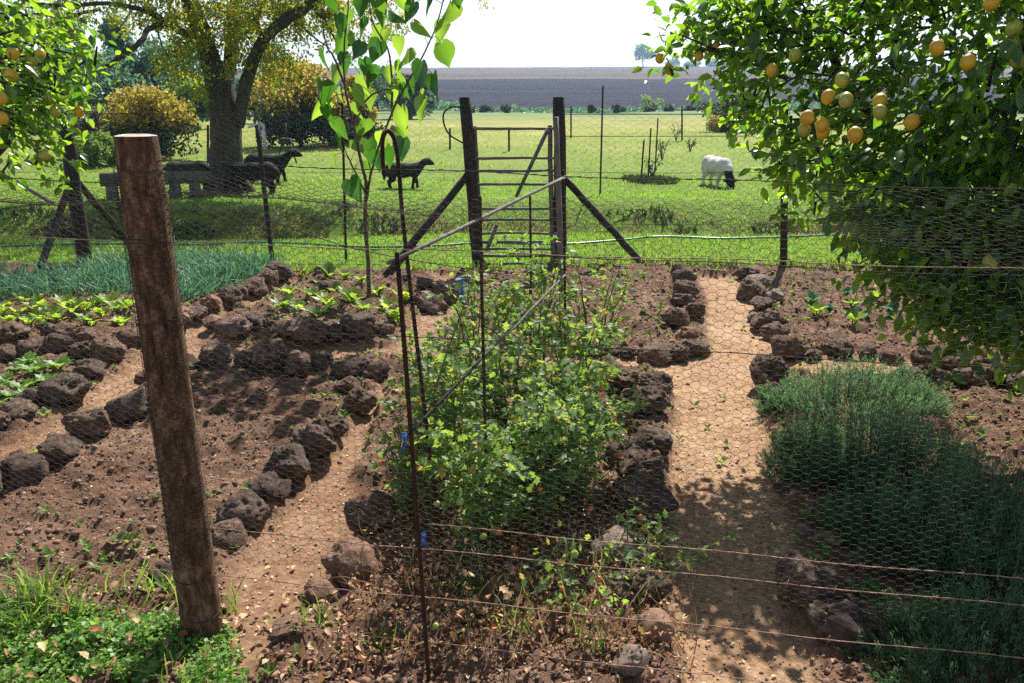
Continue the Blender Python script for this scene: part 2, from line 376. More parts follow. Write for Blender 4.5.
def ground_mats():
    # garden soil + path share one shader that reads the path attribute
    m, nt, out = new_mat('garden earth')
    geo = nt.nodes.new('ShaderNodeNewGeometry'); vec = geo.outputs['Position']
    at = nt.nodes.new('ShaderNodeAttribute'); at.attribute_name = 'path'
    n1 = noise_n(nt, 2.2, 8, .65, vec); n2 = noise_n(nt, 28, 8, .75, vec); n3 = noise_n(nt, 120, 4, .7, vec)
    soil = ramp(nt, n1.outputs[0], [(.3, (.098,.054,.036)), (.5, (.155,.089,.058)), (.7, (.24,.148,.10))])
    soil = mixc(nt, .75, soil, ramp(nt, n2.outputs[0], [(.32, (.38,.35,.34)), (.5, (.95,.95,.95)), (.68, (1.7,1.6,1.5))]), 'MULTIPLY')
    pth = ramp(nt, n1.outputs[0], [(.3, (.275,.160,.088)), (.5, (.36,.226,.130)), (.7, (.435,.298,.182))])
    pth = mixc(nt, .65, pth, ramp(nt, n2.outputs[0], [(.32, (.6,.55,.5)), (.5, (1,1,1)), (.68, (1.3,1.25,1.2))]), 'MULTIPLY')
    v = nt.nodes.new('ShaderNodeTexVoronoi'); v.inputs['Scale'].default_value = 55; nt.links.new(vec, v.inputs['Vector'])
    pth = mixc(nt, .45, pth, ramp(nt, v.outputs['Color'], [(.1, (.5,.45,.42)), (.5, (1,1,1)), (.9, (1.5,1.5,1.5))]), 'MULTIPLY')
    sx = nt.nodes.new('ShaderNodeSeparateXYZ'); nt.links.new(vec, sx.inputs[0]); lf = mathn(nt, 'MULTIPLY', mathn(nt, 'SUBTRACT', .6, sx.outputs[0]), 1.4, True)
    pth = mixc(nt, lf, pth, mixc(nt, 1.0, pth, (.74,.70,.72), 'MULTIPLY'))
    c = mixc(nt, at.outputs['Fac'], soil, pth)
    hgt = mathn(nt, 'ADD', n2.outputs[0], mathn(nt, 'MULTIPLY', n3.outputs[0], .4))
    p = nt.nodes.new('ShaderNodeBsdfPrincipled'); nt.links.new(c, p.inputs['Base Color']); p.inputs['Roughness'].default_value = .95; p.inputs['Specular IOR Level'].default_value = .15
    nt.links.new(bump(nt, hgt, .9, .014), p.inputs['Normal']); nt.links.new(p.outputs[0], out.inputs[0])
    M['earth'] = m
    # meadow
    m, nt, out = new_mat('meadow turf')
    geo = nt.nodes.new('ShaderNodeNewGeometry'); vec = geo.outputs['Position']
    sep = nt.nodes.new('ShaderNodeSeparateXYZ'); nt.links.new(vec, sep.inputs[0])
    n1 = noise_n(nt, .22, 6, .6, vec); n2 = noise_n(nt, 2.4, 8, .7, vec); n3 = noise_n(nt, 14, 6, .7, vec)
    far = mathn(nt, 'DIVIDE', mathn(nt, 'SUBTRACT', sep.outputs[1], 14.0), 22.0, True)
    near = ramp(nt, n2.outputs[0], [(.3, (.075,.135,.018)), (.5, (.115,.185,.026)), (.7, (.19,.235,.05))])
    dry = ramp(nt, n1.outputs[0], [(.3, (.15,.195,.035)), (.5, (.24,.25,.06)), (.7, (.34,.30,.11))])
    c = mixc(nt, far, near, dry)
    gr = mathn(nt, 'DIVIDE', mathn(nt, 'SUBTRACT', sep.outputs[1], 45.0), 20.0, True)
    c = mixc(nt, gr, c, ramp(nt, n1.outputs[0], [(.3, (.10,.17,.06)), (.7, (.17,.22,.08))]))
    c = mixc(nt, .6, c, ramp(nt, n3.outputs[0], [(.3, (.5,.5,.5)), (.5, (1,1,1)), (.7, (1.35,1.3,1.2))]), 'MULTIPLY')
    p = nt.nodes.new('ShaderNodeBsdfPrincipled'); nt.links.new(c, p.inputs['Base Color']); p.inputs['Roughness'].default_value = .9; p.inputs['Specular IOR Level'].default_value = .1
    nt.links.new(bump(nt, n3.outputs[0], .8, .04), p.inputs['Normal']); nt.links.new(p.outputs[0], out.inputs[0])
    M['meadow'] = m
    def field(name, stops, sc):
        m, nt, out = new_mat(name)
        geo = nt.nodes.new('ShaderNodeNewGeometry'); mp = nt.nodes.new('ShaderNodeMapping'); mp.inputs['Scale'].default_value = sc
        nt.links.new(geo.outputs['Position'], mp.inputs[0])
        n1 = noise_n(nt, 1, 8, .7, mp.outputs[0]); n2 = noise_n(nt, .8, 6, .7, geo.outputs['Position'])
        c = ramp(nt, n1.outputs[0], stops)
        c = mixc(nt, .6, c, ramp(nt, n2.outputs[0], [(.35, (.6,.6,.6)), (.65, (1.4,1.4,1.4))]), 'MULTIPLY')
        p = nt.nodes.new('ShaderNodeBsdfPrincipled'); nt.links.new(c, p.inputs['Base Color']); p.inputs['Roughness'].default_value = 1; p.inputs['Specular IOR Level'].default_value = .05
        nt.links.new(bump(nt, n2.outputs[0], .8, .3), p.inputs['Normal']); nt.links.new(p.outputs[0], out.inputs[0]); return m
    M['dark_field'] = field('dark blue grey field', [(.3,(.018,.019,.032)),(.5,(.029,.030,.048)),(.7,(.050,.046,.060))], (.012,.12,.1))  # dark blue grey band across the lower part of the far field
    M['stubble'] = field('tan stubble', [(.3,(.07,.056,.053)),(.5,(.105,.084,.074)),(.7,(.15,.118,.096))], (.006,.05,.1))
ground_mats()

# split the grid into sheets that share their borders
fy = (GY[:-1, :-1] + GY[1:, 1:]) / 2; fx = (GX[:-1, :-1] + GX[1:, 1:]) / 2
fg = gard[:-1, :-1]; fpth = pm[:-1, :-1] > .5
band_far = 222 + 14 * np.sin(fx * .006) ; band_near = 84 + 3 * np.sin(fx * .05)
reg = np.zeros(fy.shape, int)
reg[fy > band_near] = 3; reg[fy > band_far] = 4
reg[fg & ~fpth] = 1; reg[fg & fpth] = 2
nxg, nyg = len(gx), len(gy)
ii, jj = np.meshgrid(np.arange(nxg - 1), np.arange(nyg - 1)); base = jj * nxg + ii
Vall = np.stack([GX, GY, Z], -1).reshape(-1, 3); patt = pm.ravel()
for k, (nm, mt) in enumerate([('ground', 'meadow'), ('garden_soil', 'earth'), ('garden_path', 'earth'), ('dark_field_band', 'dark_field'), ('stubble_field', 'stubble')]):
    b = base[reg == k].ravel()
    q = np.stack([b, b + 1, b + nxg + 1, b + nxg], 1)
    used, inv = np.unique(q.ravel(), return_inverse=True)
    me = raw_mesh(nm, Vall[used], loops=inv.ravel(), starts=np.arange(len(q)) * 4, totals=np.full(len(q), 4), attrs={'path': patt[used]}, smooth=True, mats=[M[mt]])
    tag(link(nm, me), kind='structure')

# ------------------------------------------------------------------ rocks
def rock_mesh(i, kind):
    import bmesh
    bm = bmesh.new(); bmesh.ops.create_icosphere(bm, subdivisions=5 if kind in ('rock', 'red') else 4, radius=.5)
    off = Vector((i * 7.3, i * 3.1, i * 5.7)); pr_ = random.Random(i); pls = [(Vector((pr_.gauss(0, 1), pr_.gauss(0, 1), pr_.gauss(0, 1))).normalized(), pr_.uniform(.33, .45)) for _ in range(9)]
    for v in bm.verts:
        d = v.co.normalized()
        r = .5 * (1 + .42 * mn.noise(d * 1.3 + off) + .20 * mn.noise(d * 3.1 + off))
        if kind in ('rock', 'red'):
            c = mn.noise(d * 7 + off); c2 = mn.noise(d * 15 + off); c3 = mn.noise(d * 30 + off)
            r += .05 - .11 * abs(mn.noise(d * 4.2 - off)) - .07 * abs(mn.noise(d * 9 + off)) - .035 * abs(c2) + .02 * c3 + .012 * mn.noise(d * 55)
        elif kind == 'red':
            r += .05 * mn.noise(d * 5 + off) + .10 * abs(mn.noise(d * 8 + off)) + .05 * abs(mn.noise(d * 18 + off))
        else:
            r += .012 * mn.noise(d * 6 + off)
        co = d * r
        for pn, pd in pls:
            ex = co.dot(pn) - pd
            if ex > 0: co = co - pn * ex * .8
        co.z *= .82
        if co.z < -.2: co.z = -.2 + (co.z + .2) * .4
        if kind == 'slab': co.x = max(-.36, min(.36, co.x)); co.y = max(-.34, min(.34, co.y)); 
        v.co = co
    for f in bm.faces: f.smooth = True
    me = bpy.data.meshes.new('rock'); bm.to_mesh(me); bm.free()
    me.materials.append({'rock': M['rock'], 'red': M['redrock'], 'slab': M['stone'], 'pale': M['palerock']}[kind])
    return me
ROCKS = [rock_mesh(i, 'rock') for i in range(9)]; REDS = [rock_mesh(20 + i, 'red') for i in range(3)]; SLABS = [rock_mesh(30, 'slab')]; PALES = [rock_mesh(40 + i, 'pale') for i in range(3)]
ORD = ['first','second','third','fourth','fifth','sixth','seventh','eighth','ninth','tenth','eleventh','twelfth','thirteenth','fourteenth','fifteenth','sixteenth','seventeenth','eighteenth','nineteenth','twentieth']
def rock(px, py, w, label, group, kind='rock', hs=1.0):
    px += random.uniform(-.07, .07) * w; py += random.uniform(-.05, .05) * w; w *= random.uniform(.85, 1.15)
    base_py = py + .30 * w
    p = G(px, base_py)
    depth = p.y * CP + (H - p.z) * SP
    s = w / F * depth * 1.06
    p = p + Vector((0, s * .25, 0)); p.z = float(gz(p.x, p.y))
    me = {'rock': ROCKS, 'red': REDS, 'slab': SLABS, 'pale': PALES}[kind]
    o = link('rock', random.choice(me))
    o.location = (p.x, p.y, p.z + s * .20 * hs)
    o.rotation_euler = (random.uniform(-.2, .2), random.uniform(-.2, .2), random.uniform(0, 6.28) if kind != 'slab' else .2)
    o.scale = (s * random.uniform(.95, 1.1), s * random.uniform(.9, 1.1), s * hs * random.uniform(.85, 1.05))
    return tag(o, label, 'rock', group)
ROWS = [
  ('in the row between tomatoes and sandy path', 'rocks between the tomatoes and the sandy path', 'from the camera end',
   [(647,596,52),(625,562,50,'pale'),(606,548,34),(636,507,62),(645,478,50),(622,466,34),(655,452,38),(640,436,32),(628,420,26),(645,413,42),(655,395,38),(634,402,26),(621,387,32),(607,373,28)]),
  ('in the row closing the bare gate bed', 'rocks closing the bare bed beside the gate', 'from the tomato side',
   [(585,352,18),(608,351,22),(628,353,16),(656,354,30),(680,354,26),(695,349,24)]),
  ('in the row between bare gate bed and sandy path', 'rocks between bare gate bed and sandy path', 'from camera',
   [(690,337,22,'red'),(677,325,24),(694,317,22),(684,305,24),(686,294,20),(683,283,20),(680,274,16)]),
  ('in the row between sandy path and seedling bed', 'rocks between the sandy path and seedling bed', 'from camera',
   [(791,349,34),(778,333,24),(768,322,26),(757,318,16,'pale'),(762,306,24),(775,301,20,'pale'),(753,292,28),(758,285,22,'pale'),(748,275,20)]),
  ('in the row fronting the seedling bed', 'rocks along the front of the seedling bed', 'from the sandy path',
   [(815,354,18),(842,350,26),(869,353,20),(894,357,20),(943,356,32),(966,359,22),(989,361,28),(1010,353,20),(1028,360,26)]),
  ('in the row behind the herb shrubs', 'rocks behind the herb bed', 'from the sandy path',
   [(770,384,34),(776,402,28),(905,380,22),(930,386,40),(968,386,30),(998,383,26),(1022,388,30),(1045,386,30)]),
  ('in the row between path and herb shrubs', 'rocks between the sandy path and herbs', 'from the camera end',
   [(851,640,62),(815,598,64),(803,541,18,'pale'),(786,452,20),(782,500,18)]),
  ('in the row between tomatoes and chip path', 'rocks between wood chip path and tomatoes', 'from the camera end',
   [(318,600,42,'red'),(355,578,46,'red'),(374,530,50),(405,480,26),(418,455,22),(432,425,22)]),
  ('in the row between dug bed and chip path', 'rocks along the dug bed by the wood chip path', 'from the big post',
   [(162,580,30),(222,543,40),(246,519,40),(268,502,34),(284,479,44),(313,454,44),(331,436,28),(355,407,38),(349,392,24)]),
  ('in the row behind the dug bed', 'rocks along the back of the dug bed', 'from the big post',
   [(145,385,20),(184,371,26),(217,363,34),(243,368,26),(270,363,42),(300,369,34),(322,371,28),(348,378,30),(369,372,40)]),
  ('in the row fronting the salad bed', 'rocks along the front of the salad bed', 'from the big post',
   [(214,327,20,'red'),(233,334,32),(252,331,24),(266,326,22),(288,338,28),(309,337,34),(332,338,28),(357,334,36),(384,336,24)]),
  ('in the row bordering the onion bed', 'rocks beside the onion bed', 'from the big post',
   [(178,322,26,'red'),(196,320,18),(211,310,22,'red'),(228,303,28),(241,297,20),(253,290,24),(266,284,22),(279,277,26),(238,307,14)]),
  ('in the lower row of the narrow path', 'rocks lining the narrow path, lower side', 'from the frame edge',
   [(-20,500,40),(22,484,48),(57,462,44),(88,438,44),(125,413,46),(148,400,24)]),
  ('in the ring round the strawberry patch', 'rocks around the strawberry patch', 'from the frame edge',
   [(-8,430,34),(12,422,34),(31,406,24),(60,397,40),(88,377,34),(106,361,34),(80,357,26),(56,354,28),(30,357,26),(6,360,26)]),
  ('in the row below the chard plants', 'rocks below the chard plants', 'from the frame edge',
   [(-15,340,26),(10,338,26),(32,345,24),(58,336,32),(82,341,28),(104,342,26),(128,341,30),(152,344,20)]),
  ('in the loose pile beside the gate', 'rocks piled beside the gate', 'from the camera end',
   [(412,302,16),(432,305,24),(455,297,30),(440,289,26),(424,290,18),(395,318,20),(470,284,20),(325,292,16),(322,275,16)]),
]
for desc, grp, frm, lst in ROWS:
    for k, r in enumerate(lst):
        kind = r[3] if len(r) > 3 else 'rock'
        col = {'rock': 'charcoal rock', 'red': 'reddish rock', 'pale': 'pale rock'}[kind]
        rock(r[0], r[1], r[2], f'{col}, {ORD[k]} {frm} {desc}', grp, kind)
rock(655, 644, 42, 'smooth upright red brown stone beside the lowest fence wire near tomatoes', 'loose stones by the front fence', 'slab', 1.25)
rock(630, 674, 34, 'pale pinkish rough stone at the bottom edge below the smooth red stone', 'loose stones by the front fence', 'pale')
rock(285, 640, 40, 'reddish crumbly clod at the bottom of the wood chip path', 'loose stones by the front fence', 'red', .7)
rock(598, 506, 28, 'small brown rock half hidden under the tomato leaves', 'loose stones by the front fence', 'red')

# small clods and pebbles: nobody could count these
import bmesh
bm = bmesh.new(); bmesh.ops.create_icosphere(bm, subdivisions=2, radius=.5)
icoV = np.array([v.co[:] for v in bm.verts]); icoF = [tuple(v.index for v in f.verts) for f in bm.faces]; bm.free()
def pebbles(name, mat, pts, sizes, flat=.7):
    n = len(pts); nv = len(icoV)
    variants = np.stack([icoV * (1 + .55 * (np.random.default_rng(s).random((nv, 1)) - .5)) for s in range(12)])
    V = variants[rng.integers(0, 12, n)]
    ang = rng.random(n) * 6.28; c, s = np.cos(ang)[:, None], np.sin(ang)[:, None]
    x = V[:, :, 0] * c - V[:, :, 1] * s; y = V[:, :, 0] * s + V[:, :, 1] * c
    st = (.7 + .6 * rng.random((n, 1)))
    V = np.stack([x * st, y, V[:, :, 2] * flat], -1) * sizes[:, None, None] + pts[:, None, :]
    tl = np.array(icoF).ravel()
    loops = (tl[None] + (np.arange(n) * nv)[:, None]).ravel(); nf = len(icoF) * n
    me = raw_mesh(name, V.reshape(-1, 3), loops=loops, starts=np.arange(nf) * 3, totals=np.full(nf, 3), smooth=True, mats=[mat])
    return link(name, me)
def scatter(n, x0, x1, y0, y1, pw=1.0):
    x = x0 + (x1 - x0) * rng.random(n); y = y0 + (y1 - y0) * rng.random(n) ** pw
    return x, y
x, y = scatter(34000, -5.2, 4.4, 1.9, 8.0, 1.5)
pmv = mask_at(x, y, pm); keep = (pmv < .3) | (rng.random(len(x)) < .03); x, y = x[keep], y[keep]
s = .006 + .026 * rng.random(len(x)) ** 3.5; pts = np.stack([x, y, gz(x, y) + s * .15], -1)
tag(pebbles('soil_clods', M['clod'], pts, s), kind='stuff')
bm = bmesh.new(); bmesh.ops.create_icosphere(bm, subdivisions=1, radius=.5); keepV, keepF = icoV, icoF
icoV = np.array([v.co[:] for v in bm.verts]); icoF = [tuple(v.index for v in f.verts) for f in bm.faces]; bm.free()
x, y = scatter(110000, -5.2, 4.4, 1.9, 7.6, 1.7); pmv = mask_at(x, y, pm); keep = (pmv < .3) | (rng.random(len(x)) < .14); x, y = x[keep], y[keep]
s = .004 + .010 * rng.random(len(x)) ** 2; tag(pebbles('soil_crumbs', M['clod'], np.stack([x, y, gz(x, y) + s * .15], -1), s), kind='stuff')
icoV, icoF = keepV, keepF
# pale litter on the paths and beds
x, y = scatter(70000, -5.2, 4.4, 1.9, 8.0, 1.4); pmv = mask_at(x, y, pm)
keep = (rng.random(len(x)) < (.22 + .5 * pmv) * (.3 + 1.4 * fbm(x * 2.5, y * 2.5, 3))); x, y = x[keep], y[keep]
n = len(x); ax = rand_dirs(n); ax[:, 2] *= .15; nm = np.array([[0, 0, 1.]]) + rand_dirs(n) * .5
tag(cloud('plant_litter', M['pale'], None, np.stack([x, y, gz(x, y) + .004], -1), ax, nm, .005 + .017 * rng.random(n) ** 2.2, T_small(.28, .1)), kind='stuff')

# ------------------------------------------------------------------ grass and ground cover
def grass(name, mat, x, y, h, w=.05, bend=.5, lean=.35, z=None):
    n = len(x); pos = np.stack([x, y, (gz(x, y) if z is None else z) - .005], -1)
    ax = np.stack([rng.normal(size=n) * lean, rng.normal(size=n) * lean, np.ones(n)], -1)
    nm = rand_dirs(n); nm[:, 2] = 0
    return cloud(name, mat, None, pos, ax, nm, h, T_blade(w, bend))
x, y = scatter(72000, -8, 8, 7.9, 10.6); k = y > garden_edge(x) - .03; x, y = x[k], y[k]
tag(grass('lawn_grass', M['grass'], x, y, .025 + .045 * rng.random(len(x)), .07), kind='stuff')
x, y = scatter(90000, -12, 11, 10.4, 17.0, 1.2)
tag(grass('meadow_grass', M['grass'], x, y, .02 + .045 * rng.random(len(x)) ** 2, .12), kind='stuff')
x, y = scatter(45000, -24, 22, 16, 40, 1.3)
tag(grass('far_meadow_grass', M['grass'], x, y, .03 + .06 * rng.random(len(x)) ** 2, .16), kind='stuff')
# rough dry growth in the ditch
x, y = scatter(42000, -12, 11, 10.7, 12.2); k = fbm(x * 1.3, y * 2.2, 3) > .42; x, y = x[k], y[k]
tag(grass('ditch_weeds', M['drygrass'], x, y, .03 + .09 * rng.random(len(x)) ** 2, .07, .5, .7), kind='stuff')
x, y = scatter(22000, -12, 11, 10.8, 12.4); k = fbm(x * 1.6 + 9, y * 2.2, 3) > .5; x, y = x[k], y[k]
tag(grass('ditch_scrub', M['darkleaf'], x, y, .04 + .09 * rng.random(len(x)) ** 2, .14, .4, .8), kind='stuff')
# garden edge tufts
x = -8 + 16 * rng.random(9000); y = garden_edge(x) + rng.normal(size=9000) * .07 - .05; k = fbm(x * 1.7, y * 0 + 1, 2) > .35; x, y = x[k], y[k]
tag(grass('edge_grass', M['weed'], x, y, .04 + .08 * rng.random(len(x)), .06), kind='stuff')
# corner ground cover by the big post
x, y = scatter(60000, -3.6, -.75, 1.7, 2.75); k = in_front_cover(x + (fbm(x * 7, y * 7, 3) - .45) * .3, y + (fbm(x * 5 + 3, y * 5, 3) - .45) * .5) & (fbm(x * 8 + 5, y * 8, 2) > .24); x, y = x[k], y[k]
n = len(x); ax = rand_dirs(n); ax[:, 2] = np.abs(ax[:, 2]) * .6; nm = np.array([[0, 0, 1.]]) + rand_dirs(n) * .6
tag(cloud('clover_cover', M['cover'], None, np.stack([x, y, gz(x, y) + .035 * rng.random(n)], -1), ax, nm, .010 + .012 * rng.random(n), T_small(.42, .08)), kind='stuff')
x, y = scatter(1800, -3.4, -.8, 1.7, 2.55); k = fbm(x * 5 + 3, y * 5, 2) > .44; x, y = x[k], y[k]
tag(grass('corner_grass', M['weed'], x, y, .05 + .09 * rng.random(len(x)), .03, .6, .5), kind='stuff')
x, y = scatter(480, -3.4, -.45, 1.8, 2.5); n = len(x); ax = rand_dirs(n); ax[:, 2] *= .3; nm = np.array([[0, 0, 1.]]) + rand_dirs(n) * .7
tag(cloud('fallen_leaves', M['dryleaf'], None, np.stack([x, y, gz(x, y) + .032 + .018 * rng.random(n)], -1), ax, nm, .014 + .034 * rng.random(n), T_simple(.32, .15, .2)), kind='stuff')
x, y = scatter(260, -.9, 2.4, 1.9, 3.4); n = len(x); ax = rand_dirs(n); ax[:, 2] *= .3; nm = np.array([[0, 0, 1.]]) + rand_dirs(n) * .7
tag(cloud('fallen_leaves', M['dryleaf'], None, np.stack([x, y, gz(x, y) + .012], -1), ax, nm, .014 + .02 * rng.random(n), T_simple(.32, .15, .2)), kind='stuff')
# weeds: little rosettes scattered over the beds
def rosette_arrays(cx, cy, nl, r, up=.5):
    P_, A_, N_, S_ = [], [], [], []
    for X_, Y_, n_, r_ in zip(cx, cy, nl, r):
        a = rng.random(n_) * 6.28; el = up + .5 * rng.random(n_)
        ax = np.stack([np.cos(a), np.sin(a), el], -1)
        nmv = np.stack([-np.cos(a) * el, -np.sin(a) * el, np.ones(n_)], -1)
        P_.append(np.tile([[X_, Y_, float(gz(X_, Y_)) + .003]], (n_, 1)) + ax * r_ * .15 * rng.random((n_, 1))); A_.append(ax); N_.append(nmv); S_.append(r_ * (.6 + .5 * rng.random(n_)))
    return np.concatenate(P_), np.concatenate(A_), np.concatenate(N_), np.concatenate(S_)
x, y = scatter(7000, -5, 4.4, 2.0, 7.9, 1.3); pmv = mask_at(x, y, pm); keep = (fbm(x * 1.1, y * 1.1 + 4, 3) > .40) & ((pmv < .4) | (rng.random(len(x)) < .12)); x, y = x[keep], y[keep]
tag(cloud('bed_weeds', M['weed'], None, *rosette_arrays(x, y, rng.integers(4, 9, len(x)), .012 + .036 * rng.random(len(x)) ** 2, .9), T_simple(.3, .06, .15)), kind='stuff')

# ------------------------------------------------------------------ onion bed (one mass of leaves)
opoly = [tuple(P(a, b))[:2] for a, b in [(-60,318),(-40,290),(60,282),(140,268),(200,262),(272,268),(280,276),(250,286),(215,299),(180,310),(150,306),(110,300),(60,304),(20,304)]]
x, y = scatter(26000, -7, -1, 5.8, 8.6); k = in_poly(x, y, opoly); x, y = x[k], y[k]
tag(grass('onion_bed', M['onion'], x, y, .10 + .13 * rng.random(len(x)), .026, .9, .5), kind='stuff')

# ------------------------------------------------------------------ leafy vegetables (each a thing)
def leafy(name, p, r, nl, mat, T, label, cat, group, up=.7, stems=True):
    e = empty(name, p, label, cat, group)
    a = rng.random(nl) * 6.28; el = up * (.5 + rng.random(nl))
    ax = np.stack([np.cos(a), np.sin(a), el], -1); nm = np.stack([-np.cos(a) * el, -np.sin(a) * el, np.ones(nl)], -1)
    pos = unit(ax) * (r * .35 * rng.random((nl, 1)))
    o = cloud('leaves', mat, e, pos, ax, nm, r * (.6 + .5 * rng.random(nl)), T)
    if stems:
        mb = MB()
        for k in range(min(nl, 7)): mb.tube([(0, 0, -.02), tuple(pos[k] + unit(ax[k:k+1])[0] * r * .3)], [.004, .003], 5)
        mb.build('stem', M['stem'], e)
    return e
CH = [(12,330),(30,331),(8,316),(26,309),(40,316),(52,324),(66,312),(74,322),(86,318),(92,330),(104,324),(112,312),(122,330),(130,318),(58,332),(20,322),(98,312),(118,320),(3,324),(46,332)]
for k, (a, b) in enumerate(CH):
    leafy('chard_plant', G(a, b), random.uniform(.09, .13), 13, M['salad'], T_lobed(.34), f'bright green chard plant, {ORD[k]} from the frame edge below the onions', 'vegetable', 'chard plants in front of the onions', up=1.0)
SL = [(283,316),(300,318),(290,300),(318,322),(312,305),(330,316),(335,296),(345,325),(352,308),(366,318),(378,300),(390,316),(398,328),(345,284),(362,290),(330,283),(405,308)]
for k, (a, b) in enumerate(SL):
    leafy('lettuce_plant', G(a, b), random.uniform(.09, .15), 12, M['salad'] if k % 3 else M['weed'], T_lobed(.34), f'young salad plant, {ORD[k]} counted across the bed behind the dark rocks', 'vegetable', 'salad plants in the bed by the gate', up=1.0)
STW = [(-5,398),(8,388),(18,380),(25,396),(36,384),(44,376),(48,392),(60,380),(14,404),(40,398),(30,372),(-8,378),(2,408),(28,404),(52,402),(66,386)]
for k, (a, b) in enumerate(STW):
    leafy('strawberry_plant', G(a, b), random.uniform(.06, .09), 22, M['cover'], T_lobed(.4), f'low strawberry plant, {ORD[k]} in the patch ringed by charcoal rocks', 'vegetable', 'strawberry plants in the small patch', up=.6)
SD = [(812,308),(815,323),(828,318),(852,314),(862,326),(852,333),(890,322),(900,334),(918,318),(928,330),(846,300),(875,306)]
for k, (a, b) in enumerate(SD):
    leafy('cabbage_seedling', G(a, b), random.uniform(.075, .115), 9, M['salad'] if k % 2 else M['onion'], T_simple(.38, .1, .2), f'upright cabbage seedling, {ORD[k]} counted across the bare bed beside the lemon tree', 'vegetable', 'cabbage seedlings by the lemon tree', up=1.5)
GT = [((40,620),.16,70,'tall grass tuft standing in the clover by the frame corner'),((25,640),.13,50,'dark grass tuft just below the tallest corner tuft'),((75,632),.12,40,'grass tuft between the corner tuft and the big post'),((178,600),.14,18,'wispy yellowing grass tuft against the base of the big post'),((322,640),.12,30,'grass tuft growing beside the reddish clod'),((322,605),.10,16,'small grass tuft in front of the red crumbly rocks'),((470,600),.15,30,'pale grass tuft under the tomatoes near the double rods'),((520,650),.12,36,'grass tuft at the bottom edge below the tomatoes'),((590,660),.10,30,'grass tuft left of the pale pinkish stone'),((385,660),.11,36,'grass tuft at the foot of the rusty rod')]
for (q, hh, n, lab) in GT:
    p = G(*q); e = empty('grass_tuft', p, lab, 'grass tuft', 'grass tufts along the front fence')
    pos = rng.normal(size=(n, 3)) * .022; pos[:, 2] = -.005
    ax = np.stack([rng.normal(size=n) * .4, rng.normal(size=n) * .4, np.ones(n)], -1); nm = rand_dirs(n); nm[:, 2] = 0
    cloud('blades', M['weed'], e, pos, ax, nm, hh * (.5 + .6 * rng.random(n)), T_blade(.025, .7))

# ------------------------------------------------------------------ tomatoes
def ico_obj(name, mat, parent, loc, r, sz=(1,1,1)):
    import bmesh
    bm = bmesh.new(); bmesh.ops.create_uvsphere(bm, u_segments=16, v_segments=10, radius=r)
    for v in bm.verts:
        v.co.x *= sz[0]; v.co.y *= sz[1]
        nip = max(0, abs(v.co.z / r) - .85) * (sz[2] - 1) * 1.2 * r
        v.co.z = v.co.z * sz[2] + math.copysign(nip, v.co.z)
    for f in bm.faces: f.smooth = True
    me = bpy.data.meshes.new(name); bm.to_mesh(me); bm.free(); me.materials.append(mat)
    o = link(name, me, parent); o.location = loc; return o
TOM = [  # x, y, height, radius, leaves
 (-.12,2.75,.50,.23,1300,'straggling tomato plant at the foot of the paired rusty rods'),
 (.05,2.95,.60,.30,2300,'dense tomato plant in the middle of the tomato row nearest the fence wires'),
 (-.22,3.25,.62,.25,2000,'tomato plant leaning over the wood chip path by the rods'),
 (.22,3.25,.58,.29,2200,'tomato plant spreading toward the largest charcoal rocks'),
 (-.02,3.55,.74,.30,2100,'tall tomato plant behind the thin middle stake'),
 (.28,3.75,.66,.27,1700,'tomato plant with yellowing leaves beside the sandy path rocks'),
 (-.18,3.95,.80,.24,950,'tall loose tomato plant reaching up to the upper trellis rail'),
 (.14,4.15,.92,.25,1000,'highest tomato plant growing up the far trellis stake'),
 (.45,4.35,.84,.24,520,'airy tomato plant hanging toward the bare gate bed'),
 (-.42,3.05,.45,.14,350,'sparse tomato shoot beside the wood chip path rock'),
]
